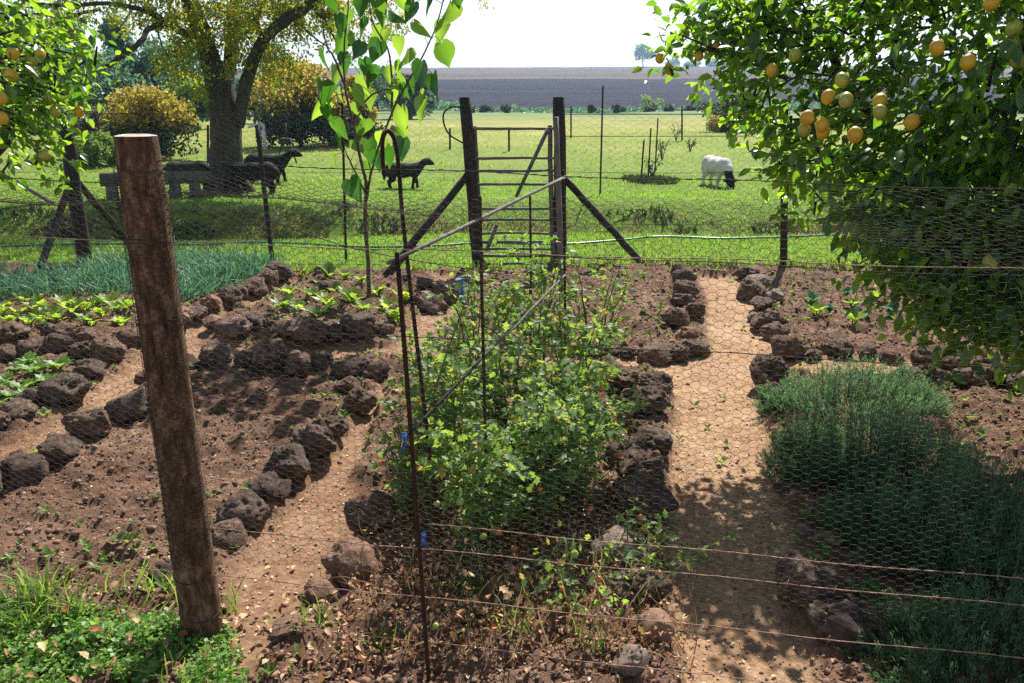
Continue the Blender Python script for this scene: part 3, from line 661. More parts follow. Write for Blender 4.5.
for k, (tx, ty, th, tr, nl, lab) in enumerate(TOM):
    nl = int(nl * random.uniform(.72, .95))
    z0 = float(gz(tx, ty)); e = empty('tomato_plant', (tx, ty, z0), lab, 'tomato plant', 'tomato plants in the middle bed')
    sm = MB(); P_, A_, N_ = [], [], []
    ns = 9
    for q in range(ns):
        a = random.uniform(0, 6.28); rr = tr * random.uniform(.4, 1.05); hh = th * random.uniform(.55, 1.08)
        p1 = Vector((math.cos(a) * rr * .4, math.sin(a) * rr * .4, hh * .6)); p2 = Vector((math.cos(a) * rr, math.sin(a) * rr, hh))
        cp = curve_pts([(0, 0, -.02), p1, p2], 6, .008); sm.tube(cp, lerp_r(.006, .0022, len(cp)), 5)
        npt = nl // ns
        t = rng.random(npt) ** .65 * (len(cp) - 1.01); i0 = t.astype(int); C = np.array([list(c) for c in cp])
        base_p = C[i0] * (1 - (t - i0))[:, None] + C[i0 + 1] * (t - i0)[:, None]
        # compound leaf: cluster leaflets round a petiole end
        g = rng.integers(0, max(npt // 7, 1), npt); cd = rand_dirs(npt // 7 + 1); cd[:, 2] *= .6
        cb = base_p[rng.integers(0, npt, npt // 7 + 1)]
        P_.append(cb[g] + cd[g] * (.03 + .09 * rng.random((npt, 1))) + rng.normal(size=(npt, 3)) * .012); A_.append(cd[g] + rng.normal(size=(npt, 3)) * .5 + [0, 0, -.15]); N_.append(rng.normal(size=(npt, 3)) * .5 + [0, 0, 1])
    Pq, Aq, Nq = map(np.concatenate, (P_, A_, N_)); Pq[:, 2] = np.maximum(Pq[:, 2], .02)
    cloud('foliage', M['tomatoleaf'], e, Pq, Aq, Nq, .021 + .027 * rng.random(len(Pq)), T_lobed(.38))
    sm.build('stem', M['stem'], e)
    for q in range(5 if k < 6 else 2):
        a = random.uniform(3.3, 6.1); rr = tr * random.uniform(.6, 1.0)
        ico_obj('tomato', M['tomato'] if random.random() < .6 else M['greentomato'], e, (math.cos(a) * rr, math.sin(a) * rr * .9, th * random.uniform(.15, .6)), random.uniform(.011, .016), (1, 1, .9))
# low trailing tomato vine with fruit near the fence wires
for (q, tx, ty, lab) in ((0, .20, 2.36, 'trailing tomato vine with red fruit below the lowest tomato leaves'), (1, .42, 2.62, 'trailing tomato vine over the pale topped rock'), (2, -.12, 2.35, 'withered tomato vine beside the single rusty rod'), (3, .55, 2.60, 'green tomato shoot reaching into the shaded path')):
    z0 = float(gz(tx, ty)); e = empty('tomato_vine', (tx, ty, z0), lab, 'tomato vine', 'trailing tomato vines'); sm = MB(); P_ = []
    for w in range(6):
        a = random.uniform(0, 6.28); L = random.uniform(.15, .3)
        cp = curve_pts([(0, 0, 0), (math.cos(a) * L * .5, math.sin(a) * L * .5, random.uniform(.08, .2)), (math.cos(a) * L, math.sin(a) * L, random.uniform(.02, .1))], 6, .006)
        sm.tube(cp, .0025, 5); P_ += [list(c) for c in cp]
    sm.build('stem', M['stem'], e); C = np.array(P_); nl = 130 if q != 2 else 60
    ps = C[rng.integers(0, len(C), nl)] + rng.normal(size=(nl, 3)) * .025; ps[:, 2] = np.maximum(ps[:, 2], .01)
    cloud('foliage', M['tomatoleaf'] if q != 2 else M['dryleaf'], e, ps, rand_dirs(nl), rng.normal(size=(nl, 3)) * .5 + [0, 0, 1], .02 + .025 * rng.random(nl), T_lobed(.34))
    for w in range(7 if q == 0 else 3):
        c = C[random.randrange(len(C))]; ico_obj('tomato', M['tomato'] if random.random() < .6 else M['greentomato'], e, (c[0] + random.uniform(-.02, .02), c[1] - .02, max(.02, c[2] - .01)), random.uniform(.009, .014), (1, 1, .95))
# dry withered stuff under the tomatoes
x, y = scatter(3600, -.55, .55, 2.1, 3.4, 1.3); n = len(x)
tag(cloud('dry_plant_remains', M['dryleaf'], None, np.stack([x, y, gz(x, y) + .01 + .10 * rng.random(n) ** 2], -1), rand_dirs(n), rand_dirs(n), .008 + .014 * rng.random(n), T_simple(.3, .2, .3)), kind='stuff')
x, y = scatter(500, -.55, .6, 2.1, 3.2); tag(grass('dry_stalks', M['drygrass'], x, y, .08 + .16 * rng.random(len(x)), .012, .6, .8), kind='stuff')
# arching weed stems through the front wires
for (pts, lab) in (([(640,640),(690,600),(668,570),(600,640)], None),):
    pass
def stemweed(pix, zs, lab, r=.003):
    pp = []
    Y0 = P(*pix[0]).y
    for (a, b), dz in zip(pix, zs): pp.append(A(a, b, Y0 + dz))
    root = pp[0]; e = empty('weed_stalk', root, lab, 'weed', 'weed stalks at the tomatoes')
    mb = MB(); cp = [q - root for q in curve_pts(pp, 8)]; mb.tube(cp, lerp_r(r, r * .5, len(cp)), 6); mb.build('stem', M['stem'], e)
    C = np.array([list(c) for c in cp]); nl = 14; ps = C[rng.integers(len(C) // 2, len(C), nl)]
    cloud('leaves', M['weed'], e, ps, rand_dirs(nl), rng.normal(size=(nl, 3)) * .5 + [0, 0, 1], .02 + .02 * rng.random(nl), T_simple())
stemweed([(600,625),(640,595),(690,560),(735,530)], [0,.05,.1,.15], 'straight green stalk slanting across the tomato rocks')
stemweed([(580,600),(575,580),(545,573),(520,590)], [0,.05,.1,.1], 'arching green stalk under the tomatoes above the lower wires')
stemweed([(445,560),(415,470),(432,400),(455,330),(470,290)], [0,.1,.1,.15,.2], 'tall curving green stalk beside the paired rods', .005)

# ------------------------------------------------------------------ herb shrubs
def herb(px, py, rx, ry, h, n, lab):
    p = G(px, py); e = empty('herb_shrub', p, lab, 'herb shrub', 'blue green herb shrubs in the bordered bed')
    a = rng.random(n) * 6.28; q = np.sqrt(rng.random(n)); ux, uy = np.cos(a) * q, np.sin(a) * q
    hh = h * (1 - .55 * q ** 2) * (.35 + .85 * rng.random(n) ** .8) * (.35 + 1.35 * fbm(ux * 5 + px, uy * 5 + py, 2)) * (1 + .35 * (rng.random(n) > .94))
    bx, by = ux * rx * .8, uy * ry * .8
    tipx, tipy = ux * rx * 1.02 + rng.normal(size=n) * .02, uy * ry * 1.02 + rng.normal(size=n) * .02
    B = np.stack([bx, by, gz(bx + p.x, by + p.y) - p.z], -1); Tt = np.stack([tipx, tipy, B[:, 2] + hh], -1)
    st_ax = Tt - B; L = np.linalg.norm(st_ax, axis=1)
    kp = fbm(ux * 7 + px, uy * 7 + py, 2) > .27; B, Tt, st_ax, L = B[kp], Tt[kp], st_ax[kp], L[kp]; n = len(B)
    dd = rng.random(n) < .08
    cloud('stems', M['twig'], e, B, st_ax, rand_dirs(n), L, T_blade(.006, .05))
    K = 34; t = .22 + .8 * rng.random((n, K)) ** .8
    ps = (B[:, None] + st_ax[:, None] * t[..., None]).reshape(-1, 3) + rng.normal(size=(n * K, 3)) * .006
    ax = unit(np.repeat(st_ax, K, 0)) * 1.1 + rand_dirs(n * K) * .6
    rd = np.clip(np.repeat(rng.random(n), K) * .5 + (t.ravel() - .3) * .6 + rng.normal(size=n * K) * .08, 0, .99)
    cloud('foliage', M['herbleaf'], e, ps, ax, rand_dirs(n * K), .013 + .014 * rng.random(n * K), T_small(.085, .03), rnd=rd)
herb(852, 418, .50, .30, .26, 650, 'sunlit herb shrub behind the others beside the cross path rocks')
herb(785, 418, .16, .16, .18, 140, 'small rusty tinged herb shrub against the corner rock of the bed')
herb(900, 415, .22, .18, .20, 220, 'rounded herb shrub beside the two big rocks behind the herb bed')
herb(878, 490, .44, .34, .36, 1000, 'widest herb shrub with bright tips in the middle of the bed')
herb(812, 485, .22, .24, .24, 330, 'herb shrub spilling toward the sandy path edge')
herb(965, 545, .34, .26, .32, 500, 'shaded herb shrub under the lemon tree beside bare soil')
herb(862, 548, .17, .15, .22, 170, 'small shaded herb shrub just behind the paired big path rocks')
herb(940, 575, .34, .26, .30, 650, 'shaded herb shrub behind the barbed wire, middle of the dark clumps')
herb(1010, 605, .36, .28, .30, 600, 'dark herb shrub crossed by the barbed wires under the lemon tree')
herb(995, 690, .40, .24, .26, 600, 'dark herb shrub at the bottom edge beside the big round rock')
x, y = scatter(500, .85, 1.5, 2.1, 3.1); k = (mask_at(x, y, pm) < .5); x, y = x[k], y[k]
tag(cloud('shade_weeds', M['cover'], None, *rosette_arrays(x[:150], y[:150], rng.integers(4, 8, 150), .02 + .03 * rng.random(150)), T_simple(.3, .06, .15)), kind='stuff')

# ------------------------------------------------------------------ trees
def tubes_tree(mb, a, b, r0, r1, bow=.1, sub=6, n=8, jit=.06):
    a, b = Vector(a), Vector(b); m = (a + b) / 2 + Vector([random.uniform(-bow, bow) * (b - a).length for _ in range(3)])
    cp = curve_pts([a, m, b], sub, (b - a).length * .008); mb.tube(cp, lerp_r(r0, r1, len(cp)), n, jit); return cp
def lemon_tree(name, base, c, rad, n_cl, per, leaf, lab, lemons, extra=(), cut=None, hang=.35):
    base, c, rad = Vector(base), np.array(c), np.array(rad)
    e = empty(name, base, lab, 'lemon tree'); b = np.array(base); mb = MB()
    fork = Vector(((base.x * .4 + c[0] * .6), (base.y * .4 + c[1] * .6), base.z + .7)) - base
    tubes_tree(mb, (0, 0, -.1), fork, .09, .07, .05)
    # twigs in clusters
    d = rand_dirs(n_cl); q = (.45 + .57 * rng.random(n_cl) ** .45)[:, None]
    lump = 1 + .22 * np.array([mn.noise(Vector(v * 2.1 + 3)) for v in d])[:, None]
    cl = c + d * rad * q * lump
    if len(extra): cl = np.concatenate([cl, np.array(extra)])
    isx = np.arange(len(cl)) >= n_cl
    if cut is not None: kp = cut(cl, isx); cl = cl[kp]; isx = isx[kp]
    for k in range(14):
        t = cl[rng.integers(0, len(cl))]; tubes_tree(mb, fork, Vector(t - b), .045, .012, .12)
    for t in cl:
        inner = t + rand_dirs(1)[0] * .16 + (c - t) * .08; mb.tube([tuple(inner - b), tuple(t - b)], [.008, .004], 5)
    mb.build('trunk', M['bark'], e)
    cnt = np.where(isx, int(per * .75), per); g = np.repeat(np.arange(len(cl)), cnt); n = len(g)
    off = rng.normal(size=(n, 3)) * np.where(isx[g], .075, .11)[:, None]; pos = cl[g] + off
    out = unit(pos - c); ax = out * .6 + rand_dirs(n) * .9 + [0, 0, -hang]
    nm = rng.normal(size=(n, 3)) * .55 + [0, 0, .9]
    cloud('foliage', M['lemonleaf'], e, pos - b, ax, nm, leaf * (.65 + .6 * rng.random(n)), T_simple(.27, .07, .15))
    for (L, green) in lemons:
        o = ico_obj('lemon', M['greenlemon'] if green else M['lemon'], e, Vector(L) - base, .0265 * random.uniform(.9, 1.08), (1, 1, 1.14))
        o.rotation_euler = (random.uniform(-.4, .4), random.uniform(-.4, .4), 0)
    return e
# lemon tree beside the herb bed
LM = [((716,47),4.2,0),((699,56),4.15,0),((772,70),3.6,0),((669,69),4.25,0),((660,58),4.25,0),((795,55),3.5,1),((822,125),3.3,0),((846,100),3.3,1),((880,101),3.25,0),((807,118),3.35,0),((823,132),3.4,0),((855,135),3.1,0),((804,130),3.5,1),((937,48),3.0,0),((968,62),2.95,0),((992,2),3.0,0),((1014,28),3.0,1),((1012,44),3.0,1),((1018,60),3.0,1),((828,97),3.35,0),((880,112),3.2,1),((912,122),3.1,0),((842,80),3.4,1),((990,262),2.9,1)]
lem = [(A(q[0], q[1], Y - .02 + (.45 if q[0] < 800 else .12)), g) for q, Y, g in LM]
extra = []
for (a, b, Y, n) in [(668,48,4.25,2),(695,30,4.3,3),(714,28,4.3,5),(735,20,4.2,5),(722,5,4.3,3),(745,40,4.2,4),(770,30,4.1,5),(790,5,4.1,4),(800,70,4.0,4),(760,0,4.2,4),(735,66,4.2,3),(785,120,4.0,3),(815,40,4.0,4),(820,110,3.9,3),(725,85,4.2,3),(765,95,4.0,3),(755,130,4.1,2),(785,150,3.9,4),(800,175,3.9,4),(775,170,4,1),(760,110,4.0,2),(830,160,3.7,3),(760,-20,4.2,3),(800,-25,4,3),(780,60,3.9,3),(870,190,3.5,3),(885,230,3.5,2),(925,305,3.4,3),(915,280,3.4,3),(940,310,3.4,4),(965,325,3.3,3),(1000,320,3.3,4),(888,255,3.5,2),(940,270,3.2,4),(985,290,3.1,4),(1020,300,3.1,4),(820,210,3.8,1),(850,195,3.6,2)]:
    Y += .42 * min(1, max(0, (860 - a) / 60))
    for _ in range(n): v = A(a + random.gauss(0, 9), b + random.gauss(0, 9), Y + random.gauss(0, .1)); extra.append(list(v))
def cutL(cl, isx):      # crown shaped to a view outline, and so its shadow spares path and herbs
    keep = cl[:, 2] > .66
    px = 512 + cl[:, 0] / (cl[:, 1] * CP + (H - cl[:, 2]) * SP) * F
    zz = cl[:, 2]; back = 3.95 + .85 * (zz - 1.0)
    py = 341.5 + F * ((H - zz) * CP - cl[:, 1] * SP) / (cl[:, 1] * CP + (H - zz) * SP)
    lim = np.interp(py, [-300, 0, 60, 100, 190, 230, 260, 340], [660, 800, 822, 835, 835, 885, 900, 915])
    sx, sy = cl[:, 0] - .27 * zz, cl[:, 1] - .893 * zz; rr = rng.random(len(cl))
    keep &= ~((sx < 1.2) & (sy < 2.6) & ~isx) & ~((sx < 1.1) & (sy < 3.2) & (rr < .3) & ~isx) & ~((px < 830) & (rr > .9) & ~isx)
    return keep & (cl[:, 1] < np.where(isx, 9, np.maximum(back, 3.7))) & ((px > lim) | isx) & (cl[:, 1] > 2.45)
lemon_tree('lemon_tree', (2.95, 4.15, 0), (2.45, 3.95, 1.95), (1.35, 1.15, 1.45), 2100, 34, .069,
           'dark leafy lemon tree with ripe fruit overhanging the herb bed', lem, extra, cutL)
LM2 = [((1,98),4.0,0),((11,75),4.1,0),((13,53),4.1,0),((40,54),4.2,0),((32,60),4.2,1),((79,112),4.4,0),((50,98),4.3,1),((2,118),4.0,0),((45,155),4.3,1),((55,112),4.3,1)]
ex2 = []
for (a, b, Y, n) in [(60,60,4.4,3),(82,50,4.5,2),(94,44,4.5,1),(35,140,4.4,3),(48,160,4.4,2),(15,160,4.3,3),(50,20,4.4,3),(60,110,4.4,4),(40,90,4.3,5),(20,60,4.3,5),(10,110,4.2,5),(45,45,4.4,4),(5,30,4.2,4),(70,80,4.4,1),(30,115,4.3,4)]:
    for _ in range(n): v = A(a + random.gauss(0, 8), b + random.gauss(0, 8), Y + random.gauss(0, .12)); ex2.append(list(v))
lemon_tree('lemon_tree', (-4.7, 5.0, 0), (-3.75, 4.7, 2.25), (.95, .9, 1.0), 640, 28, .062,
           'lemon tree with yellow fruit reaching in above the onion bed', [(A(q[0], q[1], Y - .1), g) for q, Y, g in LM2], ex2, lambda c, i: c[:, 2] > 1.35)

# big tree in the meadow
tb = G(230, 192); e = empty('shade_tree', tb, 'big old shade tree with forked dark trunk and yellowing leaves', 'tree')
TY = tb.y; mb = MB()
def tp(px, py, dy=0): return A(px, py, TY + dy) - tb
trunk = [tp(230,206), tp(229,190), tp(227,165), tp(226,130), tp(221,95), tp(215,62)]
mb.tube(curve_pts(trunk, 5, .01), [q * 1.0 for q in lerp_r(.33, .21, 26)], 18, .05)
for a in range(7):
    t = a / 7 * 6.28; mb.tube(curve_pts([tp(229,170), tp(229,182) + Vector((math.cos(t) * .22, math.sin(t) * .22, 0)), tp(230,196) + Vector((math.cos(t) * .50, math.sin(t) * .5, -.08))], 5), lerp_r(.16, .06, 11), 10, .05)
LIMBS = [([(216,80),(204,38),(190,0),(172,-50),(150,-140)], .19,.09,0), ([(226,95),(231,50),(236,0),(250,-70),(262,-170)], .13,.07,.3), ([(238,125),(246,85),(262,42),(290,18),(325,-8),(370,-50),(420,-80)], .12,.05,-.2),
         ([(206,36),(182,32),(158,17),(133,7),(100,3),(60,6),(10,-4)], .055,.02,-.3), ([(182,31),(168,24),(150,28),(140,42),(122,56),(108,66),(100,62)], .05,.03,-.5), ([(133,8),(124,22),(117,32)], .022,.01,-.3),
         ([(262,38),(255,20),(262,8),(268,-20)], .05,.03,0), ([(60,6),(30,8),(0,4)], .02,.012,-.3), ([(308,5),(325,20),(335,40),(338,52)], .03,.012,-.4), ([(290,18),(312,35),(330,48)], .022,.008,-.4),
         ([(156,17),(160,40),(168,56)], .022,.008,-.4), ([(100,10),(75,15),(40,30),(0,22)], .03,.012,-.4), ([(190,0),(150,-60),(90,-90),(20,-110)], .1,.03,-.6), ([(250,-70),(300,-120),(360,-150)], .08,.03,-.3)]
for pts, r0, r1, dd in LIMBS:
    cp = curve_pts([tp(a, b, dd * min(k, 3)) for k, (a, b) in enumerate(pts)], 5, .012); mb.tube(cp, lerp_r(r0, r1, len(cp)), 10, .06)
mb.build('trunk', M['bark'], e)
BL = [(180,5,.45,12),(205,8,.45,14),(232,25,.4,12),(190,50,.3,8),(213,38,.35,7),(250,15,.45,14),(268,50,.25,8),(275,5,.5,26),(300,2,.5,26),(320,3,.4,16),(345,5,.4,10),(370,15,.35,8),(395,12,.3,6),(192,75,.25,7),(198,88,.2,4),(238,60,.25,6),(178,66,.2,4),(190,40,.3,8),(225,12,.35,9),(160,8,.4,8),(140,4,.4,6),(120,12,.35,5),(95,10,.35,6),(70,5,.35,6),(40,12,.35,5),(15,8,.4,6),(20,25,.3,3),(285,45,.25,5),(290,60,.2,3),(262,75,.2,4),(330,35,.2,2),(165,58,.2,4),
      (150,-60,.9,50),(220,-80,1.1,60),(300,-70,1.0,60),(80,-60,.9,34),(380,-60,.9,24),(180,-170,1.1,60),(270,-180,1.2,60),(350,-160,1.0,40),(60,-150,1.0,34)]
P_, D_ = [], []
for (a, b, r, n) in BL:
    c = np.array(tp(a, b, -.3)); k = int(np.clip(n * (1.7 if b < 30 else 1.2), 2, 130))
    cc = c + rng.normal(size=(k, 3)) * r * np.array([.6, 1.0, .5])
    for q in cc:
        m = 46; dr = rand_dirs(1)[0]; dr[2] = -abs(dr[2]) * .8
        t = rng.random((m, 1)); P_.append(q + dr * t * .32 + rng.normal(size=(m, 3)) * .06); D_.append(np.tile(dr, (m, 1)) + rng.normal(size=(m, 3)) * .6 + [0, 0, -.4])
Pq, Dq = np.concatenate(P_), np.concatenate(D_)
cloud('foliage', M['treeleaf'], e, Pq, Dq, rand_dirs(len(Pq)), .045 + .04 * rng.random(len(Pq)), T_small(.25, .08))

def bgtree(name, px, base_py, top_py, wpx, mat, leaf, nl, lab, cat='tree', group=None, skirt=.25, cone=False, Y=None, nb=26, mat2=None, clear=0.0):
    p = P(px, base_py) if Y is None else A(px, base_py, Y); p.z = float(gz(p.x, p.y))
    top = A(px, top_py, p.y).z; h = top - p.z; w = wpx / F * p.y
    e = empty(name, p, lab, cat, group); mb = MB(); tr = max(.03 * h, .04)
    mb.tube(curve_pts([(0, 0, -.1), (random.uniform(-.05, .05) * h, 0, h * .45), (0, 0, h * .85)], 5), lerp_r(tr, tr * .25, 11), 8, .05)
    bl = []; nb = int(nb * 1.6)
    for k in range(nb):
        zf = random.uniform(skirt, 1.0); rr = (1 - zf) * .9 + .08 if cone else math.sqrt(max(.05, 1 - ((zf - .5) / .56) ** 2))
        a = random.uniform(0, 6.28); q = rr * w / 2 * math.sqrt(random.random()) * random.uniform(.8, 1.08)
        c = Vector((math.cos(a) * q, math.sin(a) * q, zf * h * .93)); bl.append((c, (w * .12 + h * .022) * random.uniform(.5, 1.3)))
        if k % 2 == 0: mb.tube([(0, 0, max(.1, c.z * .55)), tuple(c)], [tr * .4, tr * .1], 5)
    mb.build('trunk', M['bark'], e)
    per = nl // nb; C = np.repeat(np.array([list(b[0]) for b in bl]), per, 0); Rr = np.repeat([b[1] for b in bl], per)
    d = rand_dirs(len(C)); pos = C + d * (Rr * (.5 + .6 * rng.random(len(C))))[:, None] * [1, 1, .8]
    pos[:, 2] = np.maximum(pos[:, 2], .02)
    rd = np.clip(np.repeat(rng.random(nb), per) * .5 + .5 * rng.random(len(C)), 0, .99)
    ax = d * .5 + rand_dirs(len(C))
    if mat2 is None: cloud('foliage', mat, e, pos, ax, rand_dirs(len(C)), leaf * (.6 + .7 * rng.random(len(C))), T_small(.35, .08), rnd=rd)
    else:
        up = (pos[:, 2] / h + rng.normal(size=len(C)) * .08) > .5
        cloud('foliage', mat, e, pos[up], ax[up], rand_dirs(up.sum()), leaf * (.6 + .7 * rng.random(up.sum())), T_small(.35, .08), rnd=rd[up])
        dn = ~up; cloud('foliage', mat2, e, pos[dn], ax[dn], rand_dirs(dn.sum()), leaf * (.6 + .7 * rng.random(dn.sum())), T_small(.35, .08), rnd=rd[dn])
    return e
BG = 'trees behind the meadow'
bgtree('evergreen_tree', 8, 130, 8, 70, M['teal'], .24, 7000, 'blue green evergreen glimpsed behind the lemon tree by the onions', group=BG, Y=44)
bgtree('evergreen_tree', 84, 130, 18, 50, M['teal'], .22, 7500, 'tall pointed blue green evergreen between lemon tree and big tree', group=BG, Y=48, cone=True)
bgtree('evergreen_tree', 128, 130, 12, 56, M['teal'], .22, 8000, 'pointed evergreen rising behind the drooping bare limb', group=BG, Y=46, cone=True)
bgtree('evergreen_tree', 110, 130, 52, 110, M['teal'], .22, 9000, 'broad blue green evergreen behind the golden bush', group=BG, Y=42)
bgtree('evergreen_tree', 172, 130, 40, 74, M['teal'], .22, 7000, 'round evergreen just beside the forked trunk', group=BG, Y=45)
bgtree('meadow_tree', 50, 140, 88, 90, M['midgreen'], .2, 5000, 'mid green bushy tree low behind the dark corner post', group=BG, Y=36)
bgtree('evergreen_tree', 198, 130, 84, 50, M['midgreen'], .2, 4000, 'light green tree filling the gap left of the trunk', group=BG, Y=40)
bgtree('evergreen_tree', 255, 128, 75, 40, M['teal'], .2, 4500, 'dark evergreen seen between trunk and golden tree', group=BG, Y=48)
bgtree('poplar_tree', 276, 122, 42, 36, M['teal'], .26, 3500, 'pale distant tree rising above the golden tree', group=BG, Y=70)
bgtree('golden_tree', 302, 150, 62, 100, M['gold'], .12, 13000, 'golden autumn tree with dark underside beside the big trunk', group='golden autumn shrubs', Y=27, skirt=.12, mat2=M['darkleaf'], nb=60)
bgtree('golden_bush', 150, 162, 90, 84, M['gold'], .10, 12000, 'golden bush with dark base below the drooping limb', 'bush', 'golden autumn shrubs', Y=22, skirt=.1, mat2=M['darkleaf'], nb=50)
bgtree('grey_bush', 98, 162, 108, 50, M['greyleaf'], .07, 6000, 'grey twiggy bush beside the golden bush', 'bush', 'golden autumn shrubs', Y=22.5, skirt=.1, nb=30)
bgtree('green_bush', 100, 166, 136, 56, M['midgreen'], .07, 5000, 'low rounded green bush behind the dark corner post', 'bush', 'golden autumn shrubs', Y=20, skirt=.12, nb=26)
bgtree('autumn_bush', 362, 148, 72, 34, M['gold'], .10, 3000, 'orange leaved shrub half behind the young tree leaves', 'bush', 'golden autumn shrubs', Y=29, skirt=.3, nb=20)
bgtree('dark_bush', 350, 146, 104, 60, M['darkleaf'], .12, 6000, 'dark bush behind the young tree', 'bush', 'dark bushes across the meadow', Y=29, skirt=.1, nb=26)
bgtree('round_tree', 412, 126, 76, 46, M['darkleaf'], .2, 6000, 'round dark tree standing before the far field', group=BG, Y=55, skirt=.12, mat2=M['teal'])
bgtree('round_tree', 378, 122, 64, 44, M['teal'], .24, 4000, 'hazy tree peeping between the young tree leaves', group=BG, Y=75, skirt=.15)
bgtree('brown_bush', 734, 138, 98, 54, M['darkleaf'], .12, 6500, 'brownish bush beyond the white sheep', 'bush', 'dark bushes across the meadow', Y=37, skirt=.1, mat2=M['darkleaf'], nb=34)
bgtree('golden_bush', 716, 134, 112, 24, M['gold'], .09, 800, 'small yellow tinged shrub beside the brownish bush', 'bush', 'golden autumn shrubs', Y=36.5, skirt=.1, nb=14)
bgtree('lone_tree', 643, 70, 45, 19, M['teal'], 1.2, 1500, 'single small tree on the skyline of the far field', group='trees on the skyline', Y=560, skirt=.45, nb=14)
for k, (a, w, t) in enumerate([(672,16,60),(690,18,62),(712,14,61),(735,20,62)]):
    bgtree('skyline_tree', a, 70, t, w, M['teal'], 1.2, 700, f'{ORD[k]} tree of the skyline clump behind the hanging lemons, counted from the lone tree', group='trees on the skyline', Y=575, skirt=.2, nb=10)
SC = [(592,113,9),(618,113,12),(650,112,12),(668,113,14),(690,114,12),(648,104,28),(705,112,16),(505,113,8),(486,113,12),(470,114,10)]
for k, (a, t, w) in enumerate(SC):
    bgtree('scrub_bush', a, 118, t - 7, w, M['darkleaf'] if k != 5 else M['midgreen'], .2, 500, f'low scrub bush at the field edge, {ORD[k]} of the scrub seen past the gate', 'bush', 'scrub bushes at the field edge', Y=74 + k % 3, skirt=.1, nb=8)
x = -60 + 130 * rng.random(26000); y = 80 + rng.normal(size=26000) * 1.8; n = len(x); hgt = .2 + 1.5 * np.clip(fbm(x * .16, x * 0, 4) - .3, 0, 1); 
tag(cloud('field_edge_scrub', M['teal'], None, np.stack([x, y, gz(x, y) + hgt * rng.random(n)], -1), rand_dirs(n), rand_dirs(n), .18 + .2 * rng.random(n), T_small(.35)), kind='stuff')
# a screen of farther trees behind the garden side
for k, a in enumerate([-60, -30, 25, 62, 150, 215, 238, 285, 322, 342]):
    bgtree('distant_tree', a, 124, 88 + (k % 3) * 7, 46, M['teal'], .3, 2600, f'distant hazy tree, {ORD[k]} along the line behind the big tree', group='distant tree line', Y=80, skirt=.08, nb=16)

# young tree with broad heart leaves
yb = G(369, 303); e = empty('young_tree', yb, 'slender young tree with big glossy heart shaped leaves beside the gate', 'tree'); mb = MB(); YY = yb.y
def yp(a, b, d=0): return A(a, b, YY + d) - yb
BR = [[(369,304),(368,262),(365,220),(366,185),(362,165),(352,120),(345,85),(344,50),(348,10),(350,-50)], [(366,205),(372,170),(385,130),(398,100),(412,75),(428,45),(438,20),(450,-30)], [(345,85),(335,60),(325,40),(322,5)], [(392,115),(392,80),(388,50),(372,20),(368,-20)], [(366,195),(352,165),(345,150)], [(352,120),(372,95),(395,88)], [(348,45),(365,45),(378,44)]]
bpts = []
for i, br in enumerate(BR):
    cp = curve_pts([yp(a, b, .12 * math.sin(i * 2 + k)) if k else yp(a, b) for k, (a, b) in enumerate(br)], 6, .003); mb.tube(cp, lerp_r(.019 if i == 0 else .010, .004, len(cp)), 8, .04); bpts += cp
LV = [(337,26,24),(351,20,24),(343,45,28),(354,46,28),(362,53,24),(323,61,24),(335,76,24),(363,71,26),(368,35,28),(385,40,24),(400,48,26),(380,52,24),(415,15,28),(414,32,22),(446,37,32),(441,58,34),(426,2,24),(451,15,30),(456,3,22),(401,71,20),(421,73,26),(433,85,24),(403,93,22),(416,88,18),(360,86,26),(323,93,26),(325,110,26),(390,100,28),(420,103,28),(327,116,26),(332,133,26),(356,113,22),(401,122,34),(425,113,32),(341,148,26),(335,166,24),(354,150,24),(368,151,24),(378,163,26),(391,158,26),(403,150,26),(350,191,26),(365,170,18),(330,8,24),(360,5,26),(375,12,26),(392,20,22),(344,62,20),(371,75,20),(352,98,24),(395,88,20),(408,58,20),(386,75,18),(372,100,20),(340,95,18),(366,128,20),(380,2,26),(400,5,24),(345,-15,26),(370,-20,26),(440,-15,28),(425,-25,26),(330,-20,26),(358,135,20),(396,138,24),(384,145,22)] + [(random.uniform(325,455), random.uniform(-110,-20), 26) for _ in range(40)]
for (a, b, s) in LV:
    d = random.gauss(0, .18); p = yp(a, b - s * .45, d); nr = min(bpts, key=lambda q: (q - p).length)
    if (nr - p).length > .02: mid = (nr + p) / 2 + Vector((0, 0, .04)); mb.tube(curve_pts([nr, mid, p], 3), .0025, 5)
    sz = s / F * YY * random.uniform(.7, 1.12) * .92
    ax = Vector((random.gauss(0, .45), random.gauss(0, .35), -1)); nmv = Vector((random.gauss(0, .8), random.choice([-1, 1, -1]) * random.uniform(.5,1.2), random.gauss(.6, .5)))
    lf = cloud('leaf', M['bigleaf'], e, np.array([list(p)]), np.array([list(ax)]), np.array([list(nmv)]), [sz], T_heart(random.uniform(.3,.44), random.uniform(.6,2.6)), rnd=np.array([random.random()]))
mb.build('trunk', M['twig'], e)

